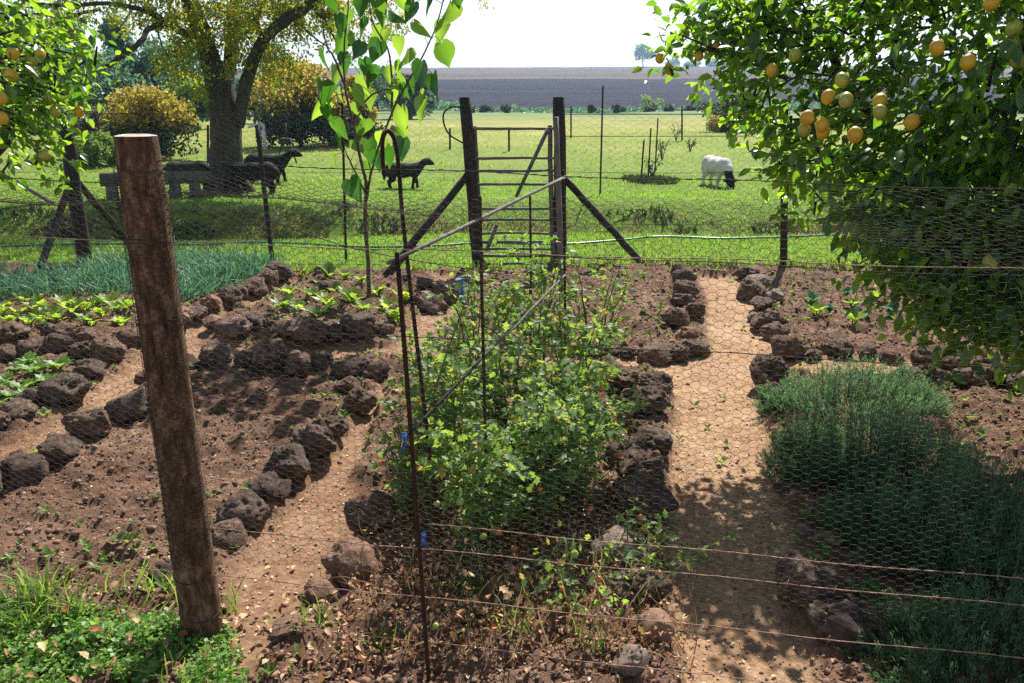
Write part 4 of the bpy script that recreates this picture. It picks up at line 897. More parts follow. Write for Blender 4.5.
# ------------------------------------------------------------------ fences
FA, FB = Vector((-.992, 2.29, 0)), Vector((1.336, 1.876, 0)); FD = (FB - FA).normalized(); FN = Vector((-FD.y, FD.x, 0))
def fpt(u, z, off=0.0): q = FA + FD * u + FN * off; return Vector((q.x, q.y, z))
fe = empty('wire_fence', FA, 'chicken wire fence with rusty barbed strands crossing the whole garden in front', 'fence')
def flocal(v): return Vector(v) - FA
def hex_wire(name, mat, parent, org, U0, U1, Z0, Z1, a, b, h, r, fold, D, Nrm):
    """edges of a flat-topped hexagon net as thin 3-sided tubes"""
    nc = int((U1 - U0) / (a + b)); nr = int((Z1(0) if callable(Z1) else Z1) - 0) if False else int((( Z1 if not callable(Z1) else Z1(0)) - Z0) / h)
    I, J = np.meshgrid(np.arange(nc), np.arange(nr), indexing='ij'); cx = U0 + I * (a + b); cz = Z0 + J * h + (I % 2) * h / 2
    segs = []
    for (x0, z0, x1, z1) in ((-a/2, h/2, a/2, h/2), (a/2, h/2, a/2 + b, 0), (a/2 + b, 0, a/2, -h/2)):
        segs.append(np.stack([cx + x0, cz + z0, cx + x1, cz + z1], -1).reshape(-1, 4))
    S = np.concatenate(segs)
    def w3(u, z):
        du = (fbm(u * 1.7 + 3, z * 2.1, 3) - .47) * .05; dz = (fbm(u * 1.3 + 9, z * 1.7 + 4, 3) - .47) * .05
        du = du + (vnoise(u * 60, z * 60) - .5) * a * .25; dz = dz + (vnoise(u * 60 + 40, z * 60) - .5) * h * .22
        uu, zz, off = fold(u + du, z + dz)
        return np.array(org)[None] + np.outer(uu, np.array(D)) + np.outer(off, np.array(Nrm)) + np.stack([0 * zz, 0 * zz, zz], -1)
    p0, p1 = w3(S[:, 0], S[:, 1]), w3(S[:, 2], S[:, 3])
    d = unit(p1 - p0); up = np.tile([[.3, .2, .93]], (len(d), 1)); x = unit(np.cross(d, up)); y = np.cross(d, x)
    ring = [x * math.cos(t) + y * math.sin(t) for t in (0, 2.094, 4.189)]
    tw = np.ones((len(d), 1)); tw[:nc * nr] = 1.25       # the twisted pairs are thicker
    V = np.stack([p0 + q * r * tw for q in ring] + [p1 + q * r * tw for q in ring], 1).reshape(-1, 3)
    tl = np.array([0,1,4,3, 1,2,5,4, 2,0,3,5]); n = len(d)
    loops = (tl[None] + (np.arange(n) * 6)[:, None]).ravel()
    me = raw_mesh(name, V, loops=loops, starts=np.arange(n * 3) * 4, totals=np.full(n * 3, 4), smooth=True, mats=[mat])
    return link(name, me, parent)
def fold_main(u, z):
    off = (fbm(u * 1.1, z * 1.5 + 3, 3) - .47) * .06
    return u, z - .012 * np.sin(u * 1.6 + .4) * (z - .3), off - .0
ln = np.array(FD); nn = np.array(FN)
hex_wire('netting', M['wire'], fe, (0, 0, 0), -2.6, 3.6, .34, 1.47, .015, .008, .021, .00058, fold_main, ln, nn)
# slack folded-over netting along the top, toward each side
def fold_left(u, z):
    k = (1.5 - z) / .22; zz = 1.475 - .05 * k - .035 * np.sin(k * 3.1) + .02 * np.sin(u * 5); return u, zz + .045 * np.clip((-.0 - np.abs(u - .15)) + .2, 0, .2), -.02 + .03 * np.sin(k * 4 + u * 2)
hex_wire('netting', M['wire'], fe, (0, 0, 0), -2.4, .85, 1.28, 1.5, .012, .008, .020, .0006, fold_left, ln, nn)
def fold_right(u, z):
    k = (1.5 - z) / .35; return u + .05 * k, 1.475 - .24 * k * (.4 + .6 * np.clip((u - 1.7) / .6, 0, 1)) + .03 * np.clip(u - 1.7, 0, 1), .03 * np.sin(k * 5 + u)
hex_wire('netting', M['wire'], fe, (0, 0, 0), 1.75, 3.5, 1.15, 1.5, .012, .008, .020, .0006, fold_right, ln, nn)
def strand(zl, zr, u0, u1, r, mat, barbs=False, sag=.01):
    mb = MB(); n = 60; pts = []
    for k in range(n + 1):
        t = k / n; u = u0 + (u1 - u0) * t; zz = zl + (zr - zl) * t - sag * math.sin(math.pi * t) + .003 * math.sin(u * 9); pts.append(flocal(fpt(u, zz, -.004)))
    mb.tube(pts, r, 6)
    mb.tube([p + Vector((0, -.0012 * math.cos(i * 2.4), .0022 * math.sin(i * 2.4))) for i, p in enumerate(curve_pts(pts, 3))], r * .7, 5)
    if barbs:
        u = u0 + .07
        while u < u1:
            t = (u - u0) / (u1 - u0); c = flocal(fpt(u, zl + (zr - zl) * t - sag * math.sin(math.pi * t) + .003 * math.sin(u * 9), -.004))
            for s in (-1, 1):
                d = Vector((.006 * s, random.uniform(-.008, .008), .011)); mb.tube([c - d, c + d], .0007, 4)
            mb.tube([c - FD * .004, c + FD * .004], r * 1.7, 6); u += .125
    mb.build('barbed_strand' if barbs else 'strand', mat, fe)
strand(1.52, 1.475, 0, 4.0, .0012, M['wire']); strand(1.52, 1.46, -2.8, 0, .0012, M['wire'])
strand(1.31, 1.31, -2.8, 4.0, .0011, M['rustwire']); strand(1.30, 1.285, 1.0, 4.0, .0009, M['wire'])
strand(1.077, 1.065, -2.8, 4.0, .0010, M['wire'])
strand(.495, .51, .76, 4.0, .00115, M['rustwire'], True); strand(.425, .42, -2.8, 4.0, .00115, M['rustwire'], True)
strand(.253, .265, -2.8, 4.0, .00115, M['rustwire'], True); strand(.115, .09, -2.8, 4.0, .00115, M['rustwire'], True)
strand(1.50, 1.24, .02, 1.0, .0009, M['wire'], sag=.05)

# big front post
pr = empty('fence_post', FA, 'thick weathered brown timber post leaning slightly at the front fence', 'post', None)
prof = MB(); rows, segs = 46, 40; V = []
for i in range(rows):
    t = i / (rows - 1); z = -.12 + (1.585 + .12) * t; r = .0635 - .006 * t
    if i > rows - 3: r -= .0015 * (i - rows + 3)
    for k in range(segs):
        a = 2 * math.pi * k / segs
        rr = r * (1 + .05 * mn.noise(Vector((math.cos(a) * 1.2, math.sin(a) * 1.2, z * .9))) + .018 * mn.noise(Vector((math.cos(a) * 7, math.sin(a) * 7, z * 1.2))))
        crack = 0
        for ca, wd, dp, zl, zh in ((4.55, .07, .013, .35, 1.7), (5.35, .05, .010, -.1, 1.1), (3.7, .05, .008, .8, 1.7), (4.95, .06, .008, -.1, .8)):
            da = (a - ca - .10 * math.sin(z * 3)); crack += dp * math.exp(-(da / wd) ** 2) * (zl < z < zh)
        rr -= crack
        V.append((math.cos(a) * rr - .018 * t, math.sin(a) * rr, z))
Fc = [(i * segs + k, i * segs + (k + 1) % segs, (i + 1) * segs + (k + 1) % segs, (i + 1) * segs + k) for i in range(rows - 1) for k in range(segs)]
prof.add(V, Fc); prof.build('shaft', M['post'], pr)
top = MB(); tv = V[-segs:]; c0 = np.mean(np.array(tv), 0)
Vt = [tuple(c0 + (np.array(v) - c0) * 1.0) for v in tv] + [tuple(c0 + (np.array(v) - c0) * .62 + [0, 0, .004]) for v in tv] + [tuple(c0 + (np.array(v) - c0) * .55 + [0, 0, -.001]) for v in tv] + [tuple(c0 + [0, 0, .003])]
Ft = [(a * segs + k, a * segs + (k + 1) % segs, (a + 1) * segs + (k + 1) % segs, (a + 1) * segs + k) for a in range(2) for k in range(segs)] + [(2 * segs + k, 2 * segs + (k + 1) % segs, 3 * segs) for k in range(segs)]
top.add(Vt, Ft); top.build('end_grain', M['postend'], pr)
for zz in (1.50, 1.31, 1.30, 1.077, .425, .253, .115):
    rg = MB(); pts = [(math.cos(t / 20 * 6.283) * .0655 - .018 * zz / 1.5, math.sin(t / 20 * 6.283) * .0655, zz + .006 * math.sin(t / 20 * 12 + zz * 9)) for t in range(21)]
    rg.tube(pts, .0013, 5); rg.build('wire_loop', M['wire'], pr)
rg = MB(); rg.tube(curve_pts([(.02,-.068,.75),(.035,-.066,.66),(.05,-.06,.60),(.062,-.05,.57)], 5), .001, 5); rg.build('wire_loop', M['wire'], pr)
# netting stapled over the post
def fold_post(u, z):
    an = u / .067; return np.cos(an) * (.0655) - .018 * z / 1.5, z, np.sin(an) * .0655 + 0 * z
nt_ = hex_wire('post_netting', M['wire'], pr, (0, 0, 0), -.215, .02, .30, 1.52, .013, .008, .020, .0007, fold_post, (1, 0, 0), (0, 1, 0))

def post(name, base, top, r, mat, lab, cat='post', group=None, n=14, jit=.04, sub=8):
    base, top = Vector(base), Vector(top); e = empty(name, base, lab, cat, group)
    d = top - base; pts = [d * (k / sub) + Vector((random.gauss(0, r * .06), random.gauss(0, r * .06), 0)) * (0 < k < sub) for k in range(sub + 1)]
    pts[0] = pts[0] - d.normalized() * .12
    MB().tube(pts, lerp_r(r * 1.04, r * .95, sub + 1), n, jit).build('shaft', mat, e); return e
def stick(name, a, b, r0, r1, mat, lab, cat, group=None, sub=8, n=8, wob=.022):
    a, b = Vector(a), Vector(b); mb = MB(); pts = [a.lerp(b, k / sub) - a + Vector((random.gauss(0, r0 * wob * 3), 0, random.gauss(0, r0 * wob * 3))) * (0 < k < sub) for k in range(sub + 1)]
    mb.tube(pts, lerp_r(r0, r1, sub + 1), n, .05); o = mb.build(name, mat); o.location = a; return tag(o, lab, cat, group)
YB = 8.16
def B(px, py): return A(px, py, YB)
gl0, gl1 = G(480, 268), B(465, 97); gl0.y = YB
post('gate_post', (B(479,268).x, YB, 0), B(465, 97), .060, M['darkpost'], 'dark round gate post with the black wire loop', 'gate post')
p2 = post('gate_post', (B(561,268).x, YB, 0), B(559, 97), .060, M['darkpost'], 'dark round gate post on the sandy path side of the gate', 'gate post')
stick('grey_pole', G(562, 303), A(556, 117, 7.1), .026, .022, M['greywood'], 'pale split grey pole propped against the gate post', 'pole')
post('corner_post', (B(86,268).x, YB, 0), B(63, 112), .068, M['darkpost'], 'thick dark corner post braced on both sides beyond the onions')
stick('brace_pole', G(38, 284), B(72, 178), .035, .032, M['darkpost'], 'dark slanting brace standing at the onion bed corner', 'brace', 'fence braces')
stick('brace_pole', G(135, 250), B(74, 178), .038, .034, M['darkpost'], 'dark brace running from corner post behind the big front post', 'brace', 'fence braces')
stick('brace_pole', G(643, 266), B(564, 178), .035, .034, M['darkpost'], 'dark brace leaning on the gate post toward the sandy path', 'brace', 'fence braces')
stick('brace_pole', G(386, 282), B(470, 172), .042, .036, M['darkpost'], 'dark brace leaning on the looped gate post toward the salad bed', 'brace', 'fence braces')
stick('brace_pole', G(54, 208), A(-20, 160, 12.9), .03, .03, M['gatewood'], 'grey stay pole slanting down into the meadow beyond the corner post', 'brace', 'fence braces')
post('steel_post', G(273, 270), B(257, 125), .024, M['darkpost'], 'thin dark fence post by the big tree trunk at the lawn edge', 'post', 'thin back fence posts', 8, .03)
post('steel_post', G(783, 270), B(785, 100), .036, M['darkpost'], 'dark fence post rising into the lemon tree leaves', 'post', 'thin back fence posts', 8, .03)
post('steel_post', G(346, 262), A(342, 93, 8.3), .013, M['rust'], 'thin rusty rod behind the young tree stem', 'post', 'thin back fence posts', 6, .03)
# gate
ge = empty('pole_gate', (B(514,268).x, YB, 0), 'rustic grey pole gate with horizontal rungs and diagonal brace', 'gate'); go = Vector(ge.location)
def gp(a, b, dy=0): return A(a, b, YB + dy) - go
MB().tube(curve_pts([gp(481,268), gp(478,190), gp(475,126)], 5, .003), lerp_r(.022, .019, 11), 8, .06).build('stile', M['gatewood'], ge)
MB().tube(curve_pts([gp(554,268), gp(551,190), gp(550,125)], 5, .003), lerp_r(.026, .022, 11), 8, .06).build('stile', M['gatewood'], ge)
for yy in (129, 158, 171, 184.5, 208.5, 220.5, 233.5, 241.5, 249, 255.5, 264):
    x0 = 474 + (yy - 126) * .045; MB().tube(curve_pts([gp(x0 - 2, yy + random.uniform(-.6, .6), -.03), gp(515, yy + random.uniform(-1, 1), -.03), gp(556, yy + random.uniform(-.6, .6), -.03)], 6, .002), lerp_r(.015, .012, 13), 8, .08).build('rung', M['gatewood'], ge)
MB().tube([gp(548,129,-.06), gp(516,197,-.06)], [.020, .016], 8, .05).build('diagonal', M['gatewood'], ge)
MB().tube([gp(497,225,-.06), gp(486,252,-.06)], [.020, .018], 8, .05).build('diagonal', M['gatewood'], ge)
lp = MB(); lp.tube(curve_pts([B(463,108), B(452,107), B(444,113), B(444,124), B(450,135), B(463,143)], 6), .008, 8)
tag(lp.build('wire_loop', M['rust']), 'curved dark wire loop hanging from the gate post', 'loop')
# back fence netting + wires
be = empty('back_fence', (0, YB, 0), 'back wire fence along the lawn edge joining corner post and gate posts', 'fence')
def bwire(z, x0, x1, r=.0022, zz=0): MB().tube(curve_pts([(x0, 0, z), ((x0 + x1) / 2, 0, z - .01 + zz), (x1, 0, z)], 6), r, 5).build('strand', M['wire'], be)
for (x0, x1) in ((-8.5, -4.15), (-4.15, -.44), (.46, 2.65), (2.65, 8.5)):
    for z in (.05, .45, .95, 1.5): bwire(z, x0, x1)
    hex_wire('netting', M['wire'], be, (0, 0, 0), x0, x1, .05, 1.5, .02, .035, .055, .0008, lambda u, z: (u, z, 0 * u), (1, 0, 0), (0, 1, 0))
# rods beyond
for (a, b0, t, lab, r) in ((600,198,86,'tall thin rod standing alone in the meadow beyond the gate post',.016), (641,182,140,'short stake beside the dirt ring in the meadow',.018), (648,180,128,'sapling stake inside the dirt ring',.016), (655,172,118,'leaning sapling stake behind the dirt ring',.016)):
    stick('meadow_stake', G(a, b0), A(a + 3, t, P(a, b0).y), r, r * .9, M['darkpost'], lab, 'stake', 'stakes in the meadow')
for k, (a, b0, t) in enumerate([(682,141,106),(571,139,106),(509,152,127),(208,166,125),(213,150,118),(450,150,128)]):
    stick('field_fence_post', G(a, b0), A(a, t, P(a, b0).y), .03, .03, M['darkpost'], f'thin distant fence post, {ORD[k]} counted from the white sheep', 'post', 'distant fence posts')
fw = MB(); q0, q1 = G(560, 141), G(760, 141); fw.tube([q0 + Vector((0, 0, .9)), q1 + Vector((0, 0, .9))], .012, 5); fw.tube([q0 + Vector((0, 0, .15)), q1 + Vector((0, 0, .15))], .012, 5)
tag(fw.build('fence_wire', M['wire']), 'distant pair of fence wires crossing behind the white sheep', 'fence wire')
# saplings
for k, (a, b, s) in enumerate([(652,178,26),(662,160,20),(676,141,20),(690,152,14)]):
    p = G(a, b); e = empty('sapling', p, f'small wispy sapling, {ORD[k]} one going away from the dirt ring', 'sapling', 'saplings in the meadow'); hh = s / F * p.y
    mb = MB(); n = 60; ps = []
    for w in range(6):
        a_ = random.uniform(0, 6.28); t = Vector((math.cos(a_) * hh * .3, math.sin(a_) * hh * .3, hh * random.uniform(.6, 1))); mb.tube([(0, 0, -.02), t * .5 + Vector((0, 0, hh * .1)), t], [.012, .008, .005], 5); ps.append(list(t))
    mb.build('stem', M['twig'], e); ps = np.array(ps)[rng.integers(0, 6, n)] * (.5 + .5 * rng.random((n, 1))) + rng.normal(size=(n, 3)) * hh * .06
    cloud('foliage', M['darkleaf'], e, ps, rand_dirs(n), rand_dirs(n), .05 + .03 * rng.random(n), T_small(.3))
q = G(650, 181); n = 2600; a_ = rng.random(n) * 6.28; r_ = np.sqrt(rng.random(n)); xx, yy = q.x + np.cos(a_) * r_ * .55, q.y + np.sin(a_) * r_ * .8
tag(grass('dirt_ring_weeds', M['darkleaf'], xx, yy, .05 + .07 * rng.random(n), .09, .4, .8), kind='stuff')
# hose
hs = MB(); HP = [(-10,250),(60,247),(120,246),(200,247),(245,244),(300,246),(360,250),(430,249),(480,246),(560,247),(620,243),(660,239),(720,241),(780,239),(835,236)]
hs.tube(curve_pts([G(a, b) + Vector((0, 0, .035)) for a, b in HP], 8), .013, 8); tag(hs.build('garden_hose', M['hose']), 'long green garden hose lying across the lawn behind the gate', 'hose')

# ------------------------------------------------------------------ trellis rods and rails
TD = Vector((.273, 1, 0)).normalized()
def tpt(Y, z): return Vector((-.30 + .273 * (Y - 2.05), Y, z))
def rod(pts, r, lab, name='steel_rod'):
    pts = [Vector(p) for p in pts]; root = pts[0]; mb = MB(); cp = curve_pts([p - root for p in pts], 10)
    mb.tube(cp, r, 8); L = 0                                       # ribs of reinforcing bar
    for i in range(1, len(cp)):
        seg = cp[i] - cp[i - 1]; m = max(1, int(seg.length / .012)); 
        for k in range(m):
            c = cp[i - 1] + seg * ((k + .5) / m); d = seg.normalized() * .0018; mb.tube([c - d, c + d], r * 1.16, 8)
    o = mb.build(name, M['rust']); o.location = root; return tag(o, lab, 'rod', 'rusty rods of the tomato trellis')
g0 = P(431, 690); rod([g0 + Vector((0, 0, -.15)), g0 * .5 + A(397, 256, 2.06) * .5, A(397, 252, 2.06)], .0062, 'nearest ribbed rusty rod carrying the end of the grey rail')
g1 = P(447, 563); tpz = A(388, 131, 2.73)
rod([g1 + Vector((0, 0, -.15)), A(431, 462, 2.73), A(405, 240, 2.73), A(399, 170, 2.73), A(394.5, 140, 2.73), A(388, 131, 2.72), A(383, 137, 2.71), A(382.5, 155, 2.71), A(384, 174, 2.71)], .0068, 'rusty rod with its top bent over like a walking stick')
g2 = tpt(2.76, 0); g2.x += .02; rod([g2 + Vector((0, 0, -.1)), A(482, 300, 2.76), A(480, 196, 2.76)], .0055, 'thin upright rusty rod in the middle of the tomatoes')
g3 = P(566, 432); rod([g3 + Vector((0, 0, -.1)), A(565, 300, g3.y), A(563, 170, g3.y)], .0060, 'rusty rod holding the far end of the grey rail')
g4 = P(530, 420); rod([g4 + Vector((0, 0, -.1)), A(531, 300, g4.y), A(530, 196, g4.y)], .0055, 'short dark rod standing in front of the pole gate')
stick('grey_rail', A(388, 263, 2.05), A(565, 177, 4.0), .0055, .0075, M['greywood'], 'long silvery pole rail tied level across the rusty rods', 'rail', 'trellis rails', wob=.05)
stick('grey_rail', A(566, 274, 4.0), A(497, 344, 2.95), .006, .006, M['greywood'], 'short pale lower rail ending at the far rod', 'rail', 'trellis rails', wob=.05)
stick('dark_rail', A(490, 350, 3.0), A(404, 440, 2.6), .006, .006, M['darkpost'], 'dark lower rail sloping down to the paired rods', 'rail', 'trellis rails', wob=.05)
def twine(c, r, lab, dangling=0):
    mb = MB(); c = Vector(c); r = r * .6
    for k in range(3):
        pts = [Vector((math.cos(t * .9 + k) * r, math.sin(t * .9 + k) * r, (t - 4) * r * .25 + random.uniform(-.002, .002))) for t in range(9)]; mb.tube(curve_pts(pts, 3), .0022 * r / .012 if r > .012 else .0018, 5)
    for k in range(dangling): mb.tube(curve_pts([(0, 0, 0), (random.uniform(-1, 1) * r, -r, -r * 3), (random.uniform(-2, 2) * r, -r, -r * random.uniform(4, 9))], 5), .0022 * max(1, r / .012), 5)
    o = mb.build('blue_twine', M['blue']); o.location = c; tag(o, lab, 'twine', 'knots of blue twine')
twine(A(404, 436, 2.4), .013, 'blue twine knot on the dark lower rail', 2); twine(A(424, 535, 2.5), .011, 'blue twine knot low on the paired rods', 4)
twine(A(461, 280, 5.2), .035, 'blue twine tangle hanging before the looped gate post', 6); twine(A(556, 235, 7.0), .03, 'blue twine knot on the pale grey pole', 2); twine(A(512, 202, 3.4), .010, 'blue twine knot under the grey rail', 1); twine(A(478, 428, 2.76), .012, 'blue twine knot on the thin middle rod', 1)

# ------------------------------------------------------------------ sheep
def skin_mesh(V, E, Rd, mats, matfn=None, sub=2):
    """one continuous body: smooth union of round cones, meshed with surface nets"""
    V = np.array(V, float); Rd = np.array(Rd) * 1.0; h = .0125
    lo = V.min(0) - .26; hi = V.max(0) + .26; n = np.ceil((hi - lo) / h).astype(int)
    ax = [lo[k] + h * np.arange(n[k]) for k in range(3)]
    X = np.stack(np.meshgrid(*ax, indexing='ij'), -1); acc = np.zeros(X.shape[:3]); kk = 42.0
    for a, b in E:
        d = V[b] - V[a]; L2 = d @ d; t = np.clip(((X - V[a]) @ d) / L2, 0, 1)
        dist = np.linalg.norm(X - V[a] - t[..., None] * d, axis=-1) - (Rd[a] + (Rd[b] - Rd[a]) * t)
        acc += np.exp(-kk * np.clip(dist, -.25, .5))
    F_ = -np.log(np.maximum(acc, 1e-12)) / kk
    ins = F_ < 0
    c = [ins[i:n[0]-1+i, j:n[1]-1+j, k:n[2]-1+k] for i in (0,1) for j in (0,1) for k in (0,1)]
    cnt = sum(q.astype(int) for q in c); act = (cnt > 0) & (cnt < 8); ids = -np.ones(act.shape, int); ids[act] = np.arange(act.sum())
    P_ = np.zeros(act.shape + (3,)); W = np.zeros(act.shape)
    off = [(i, j, k) for i in (0,1) for j in (0,1) for k in (0,1)]
    for p in off:
        for q in range(3):
            if p[q] == 0:
                r = list(p); r[q] = 1; r = tuple(r)
                f0 = F_[p[0]:n[0]-1+p[0], p[1]:n[1]-1+p[1], p[2]:n[2]-1+p[2]]; f1 = F_[r[0]:n[0]-1+r[0], r[1]:n[1]-1+r[1], r[2]:n[2]-1+r[2]]
                m = (f0 < 0) != (f1 < 0); t = np.where(m, f0 / np.where(m, f0 - f1, 1), 0)
                for q2 in range(3): P_[..., q2] += m * (p[q2] + (t if q2 == q else 0))
                W += m
    I = np.stack(np.nonzero(act), -1); Pv = lo + h * (I + (P_[act] / W[act][:, None]))
    quads = []
    for q in range(3):
        a1, a2 = [(1, 2), (2, 0), (0, 1)][q]
        f0 = ins; sl1 = [slice(1, -1)] * 3; sl2 = [slice(1, -1)] * 3; sl1[q] = slice(0, -1); sl2[q] = slice(1, None)
        A0 = ins[tuple(sl1)]; B0 = ins[tuple(sl2)]; idx = np.stack(np.nonzero(A0 != B0), -1); flip = A0[tuple(idx.T)]
        base = idx.copy(); base[:, a1] += 1; base[:, a2] += 1
        def g(u, v):
            e_ = base.copy(); e_[:, a1] -= u; e_[:, a2] -= v; return ids[tuple(e_.T)]
        Q = np.stack([g(0,0), g(1,0), g(1,1), g(0,1)], 1); Q[~flip] = Q[~flip][:, ::-1]; quads.append(Q)
    Q = np.concatenate(quads); Q = Q[(Q >= 0).all(1)]
    cen = Pv[Q].mean(1); mi = np.array([matfn(Vector(q)) if matfn else 0 for q in cen])
    return raw_mesh('sheep', Pv, loops=Q.ravel(), starts=np.arange(len(Q)) * 4, totals=np.full(len(Q), 4), smooth=True, mats=mats, midx=mi)
def sheep_mesh(graze, mats, matfn=None, fold=.0):
    V, E, Rd = [], [], []
    def ad(co, r, par=None):
        V.append(co); Rd.append(r); i = len(V) - 1
        if par is not None: E.append((par, i))
        return i
    mid = ad((-.02, 0, .47), .185); hip = ad((-.34, 0, .49), .165, mid); rump = ad((-.48, 0, .46), .10, hip); tail = ad((-.54, 0, .36), .035, rump); ad((-.55, 0, .24), .022, tail)
    sh = ad((.28, 0, .48), .155, mid)
    if graze: n1 = ad((.44, 0, .42), .10, sh); n2 = ad((.55, 0, .27), .070, n1); hd = ad((.60, 0, .17), .066, n2); h2 = ad((.66, 0, .08), .045, hd); ad((.70, 0, .03), .032, h2); ear = ((.57, .085, .20), (.57, .15, .17))
    else: n1 = ad((.42, 0, .58), .095, sh); n2 = ad((.53, 0, .67), .068, n1); hd = ad((.62, 0, .70), .066, n2); h2 = ad((.71, 0, .66), .048, hd); ad((.78, 0, .63), .034, h2); ear = ((.59, .08, .72), (.57, .15, .69))
    for s in (-1, 1):
        a = ad((ear[0][0], ear[0][1] * s, ear[0][2]), .022, hd); ad((ear[1][0], ear[1][1] * s, ear[1][2]), .016, a)
        t = ad((-.36, .09 * s, .36), .085, hip); k = ad((-.31, .10 * s, .26), .055, t); h = ad((-.42, .10 * s, .17), .032, k); f = ad((-.40, .10 * s, .03), .024, h); ad((-.37, .10 * s, .012), .022, f)
        fd = .05 * s; t = ad((.27, .085 * s, .34), .065, sh); k = ad((.28 + fd, .09 * s, .18), .034, t); f = ad((.27 + fd * 1.6, .09 * s, .03), .024, k); ad((.30 + fd * 1.6, .09 * s, .012), .022, f)
    return skin_mesh(V, E, Rd, mats, matfn)
WH = sheep_mesh(True, [M['whitewool'], M['blackwool']], lambda c: 1 if c.x > .47 and c.z < .40 else 0)
BK = sheep_mesh(False, [M['blackwool']]); BG_ = sheep_mesh(True, [M['blackwool']]); BR_ = sheep_mesh(True, [M['brownwool']])
def sheep(me, px, py, yaw, s, lab, grp='dark sheep under the big tree'):
    o = link('sheep', me); p = G(px, py); o.location = p; o.rotation_euler = (0, 0, R(yaw)); o.scale = (s, s, s); tag(o, lab, 'sheep', grp)
sheep(WH, 716, 186, -72, .80, 'white sheep with black head grazing on the open meadow', 'sheep on the open meadow')
sheep(BK, 270, 183, 6, .80, 'black sheep walking past the tree with its head level')
sheep(BG_, 254, 194, 178, .80, 'black sheep with head down in front of the walking one')
sheep(BR_, 188, 192, 185, .76, 'dark brown sheep grazing behind the long low bench')
sheep(BK, 405, 188, 14, .68, 'black sheep looking toward the gate with raised head', 'sheep on the open meadow')
# bench
bq = G(112, 204); b2 = G(205, 198); e = empty('low_bench', (bq + b2) / 2, 'long low grey slab bench on stumpy legs under the tree', 'bench'); bo = Vector(e.location)
dv = b2 - bq; an = math.atan2(dv.y, dv.x); L = dv.length
sl = MB(); sl.tube([bq - bo - dv.normalized() * .12 + Vector((0, 0, .30)), Vector((0, 0, .315)), b2 - bo + dv.normalized() * .12 + Vector((0, 0, .34))], [.10, .105, .09], 12, .06); so = sl.build('seat', M['concrete'], e)
for t in (.02, .68, .9): c = bq.lerp(b2, t) - bo; MB().tube([c + Vector((0, 0, -.06)), c + Vector((0, 0, .26))], [.10, .085], 10, .06).build('leg', M['concrete'], e)
# white pipe frame far back
wq = G(265, 150); e = empty('white_pipe_frame', wq, 'small white pipe frame between the trunk and golden tree', 'pipe frame')
hh = A(265, 123, wq.y).z - wq.z
MB().tube([(0, 0, -.1), (0, 0, hh)], .06, 8).build('upright', M['whitepaint'], e); MB().tube([(.02, 0, hh), (-.45, 0, hh - .12)], .04, 8).build('crossbar', M['whitepaint'], e)
tr = G(287, 163); e = empty('black_trough', tr, 'small dark stand on thin legs beyond the walking sheep', 'stand')
for s in (-1, 1): MB().tube([(s * .25, 0, -.05), (s * .10, 0, .45)], .02, 6).build('leg', M['darkpost'], e)
MB().box((0, 0, .52), (.28, .2, .14)).build('tray', M['darkpost'], e, smooth=False); MB().tube([(.02, 0, .6), (.02, 0, .95)], .04, 8).build('handle', M['darkpost'], e)

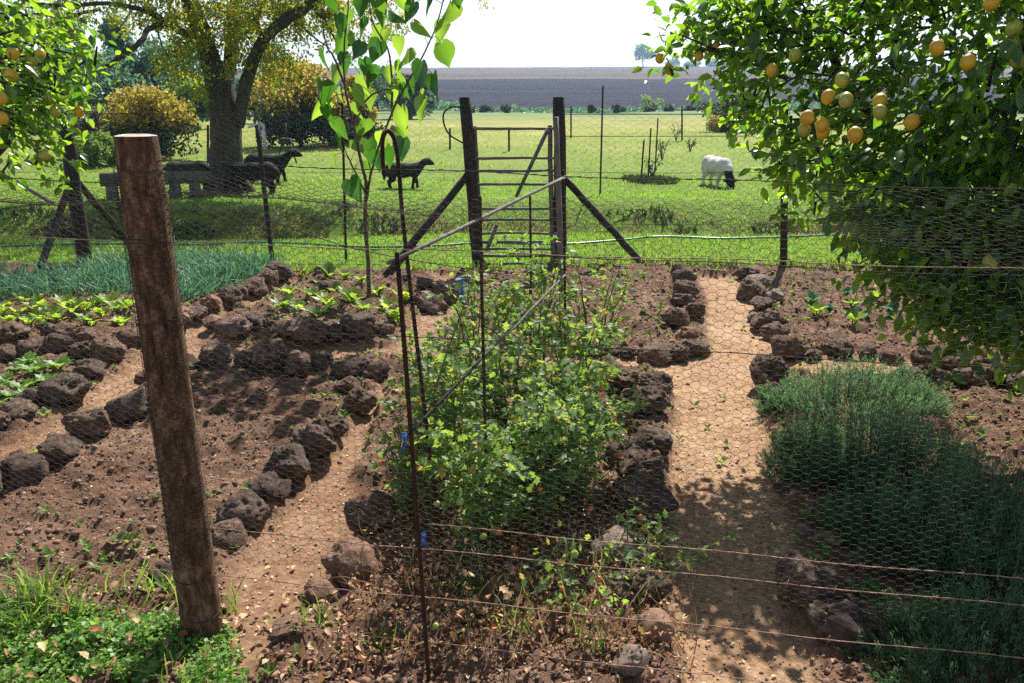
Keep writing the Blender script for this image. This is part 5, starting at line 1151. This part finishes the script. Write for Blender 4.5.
# ------------------------------------------------------------------ light, sky, render settings
SUN_EL, SUN_AZ = R(47), math.atan2(.29, .96)
S = Vector((math.sin(SUN_AZ) * math.cos(SUN_EL), math.cos(SUN_AZ) * math.cos(SUN_EL), math.sin(SUN_EL)))
sd = bpy.data.lights.new('sun', 'SUN'); sd.energy = 5.0; sd.angle = R(.5); sd.color = (1, .95, .87)
so = bpy.data.objects.new('sun', sd); COL.objects.link(so); so.rotation_euler = S.to_track_quat('Z', 'Y').to_euler()
w = bpy.data.worlds.new('World'); scene.world = w; w.use_nodes = True; nt = w.node_tree
bg = nt.nodes.get('Background') or nt.nodes.new('ShaderNodeBackground')
sky = nt.nodes.new('ShaderNodeTexSky'); sky.sky_type = 'NISHITA'; sky.sun_disc = False; sky.sun_elevation = SUN_EL; sky.sun_rotation = SUN_AZ
sky.air_density = 1.0; sky.dust_density = .8; sky.ozone_density = 1.0
geo = nt.nodes.new('ShaderNodeTexCoord'); sp = nt.nodes.new('ShaderNodeSeparateXYZ'); nt.links.new(geo.outputs['Generated'], sp.inputs[0])
cl = noise_n(nt, 2.2, 6, .6, geo.outputs['Generated'])
hz = mathn(nt, 'MULTIPLY', ramp(nt, sp.outputs[2], [(0, (.75,.75,.75)), (.12, (.6,.6,.6)), (.35, (.15,.15,.15)), (1, (.02,.02,.02))]), ramp(nt, cl.outputs[0], [(.35, (.55,.55,.55)), (.6, (1,1,1))]))
skc = mixc(nt, hz, sky.outputs[0], (13.5, 14.2, 15.5))
nt.links.new(skc, bg.inputs[0]); bg.inputs[1].default_value = .056
vs = scene.view_settings; vs.view_transform = 'Standard'; vs.look = 'None'; vs.gamma = 1; vs.exposure = 1.0; vs.use_curve_mapping = False
cy = scene.cycles
hz_b = MB(); hz_b.box((0, 750, -3), (1990, 1560, 80)); ho = hz_b.build('haze', None, smooth=False); tag(ho, kind='stuff')
hm = bpy.data.materials.new('haze air'); hm.use_nodes = True; hnt = hm.node_tree; hnt.nodes.clear()
hout = hnt.nodes.new('ShaderNodeOutputMaterial'); hv = hnt.nodes.new('ShaderNodeVolumePrincipled'); hv.inputs['Color'].default_value = (.5,.7,1,1); hv.inputs['Density'].default_value = .0005; hv.inputs['Anisotropy'].default_value = .3
hnt.links.new(hv.outputs[0], hout.inputs['Volume']); ho.data.materials.clear(); ho.data.materials.append(hm)
cy.volume_bounces = 0
cy.max_bounces = 6; cy.diffuse_bounces = 3; cy.glossy_bounces = 2; cy.transmission_bounces = 4; cy.transparent_max_bounces = 8
cy.use_denoising = False; cy.denoiser = 'OPENIMAGEDENOISE'; cy.denoising_input_passes = 'RGB_ALBEDO_NORMAL'; cy.sample_clamp_indirect = 3
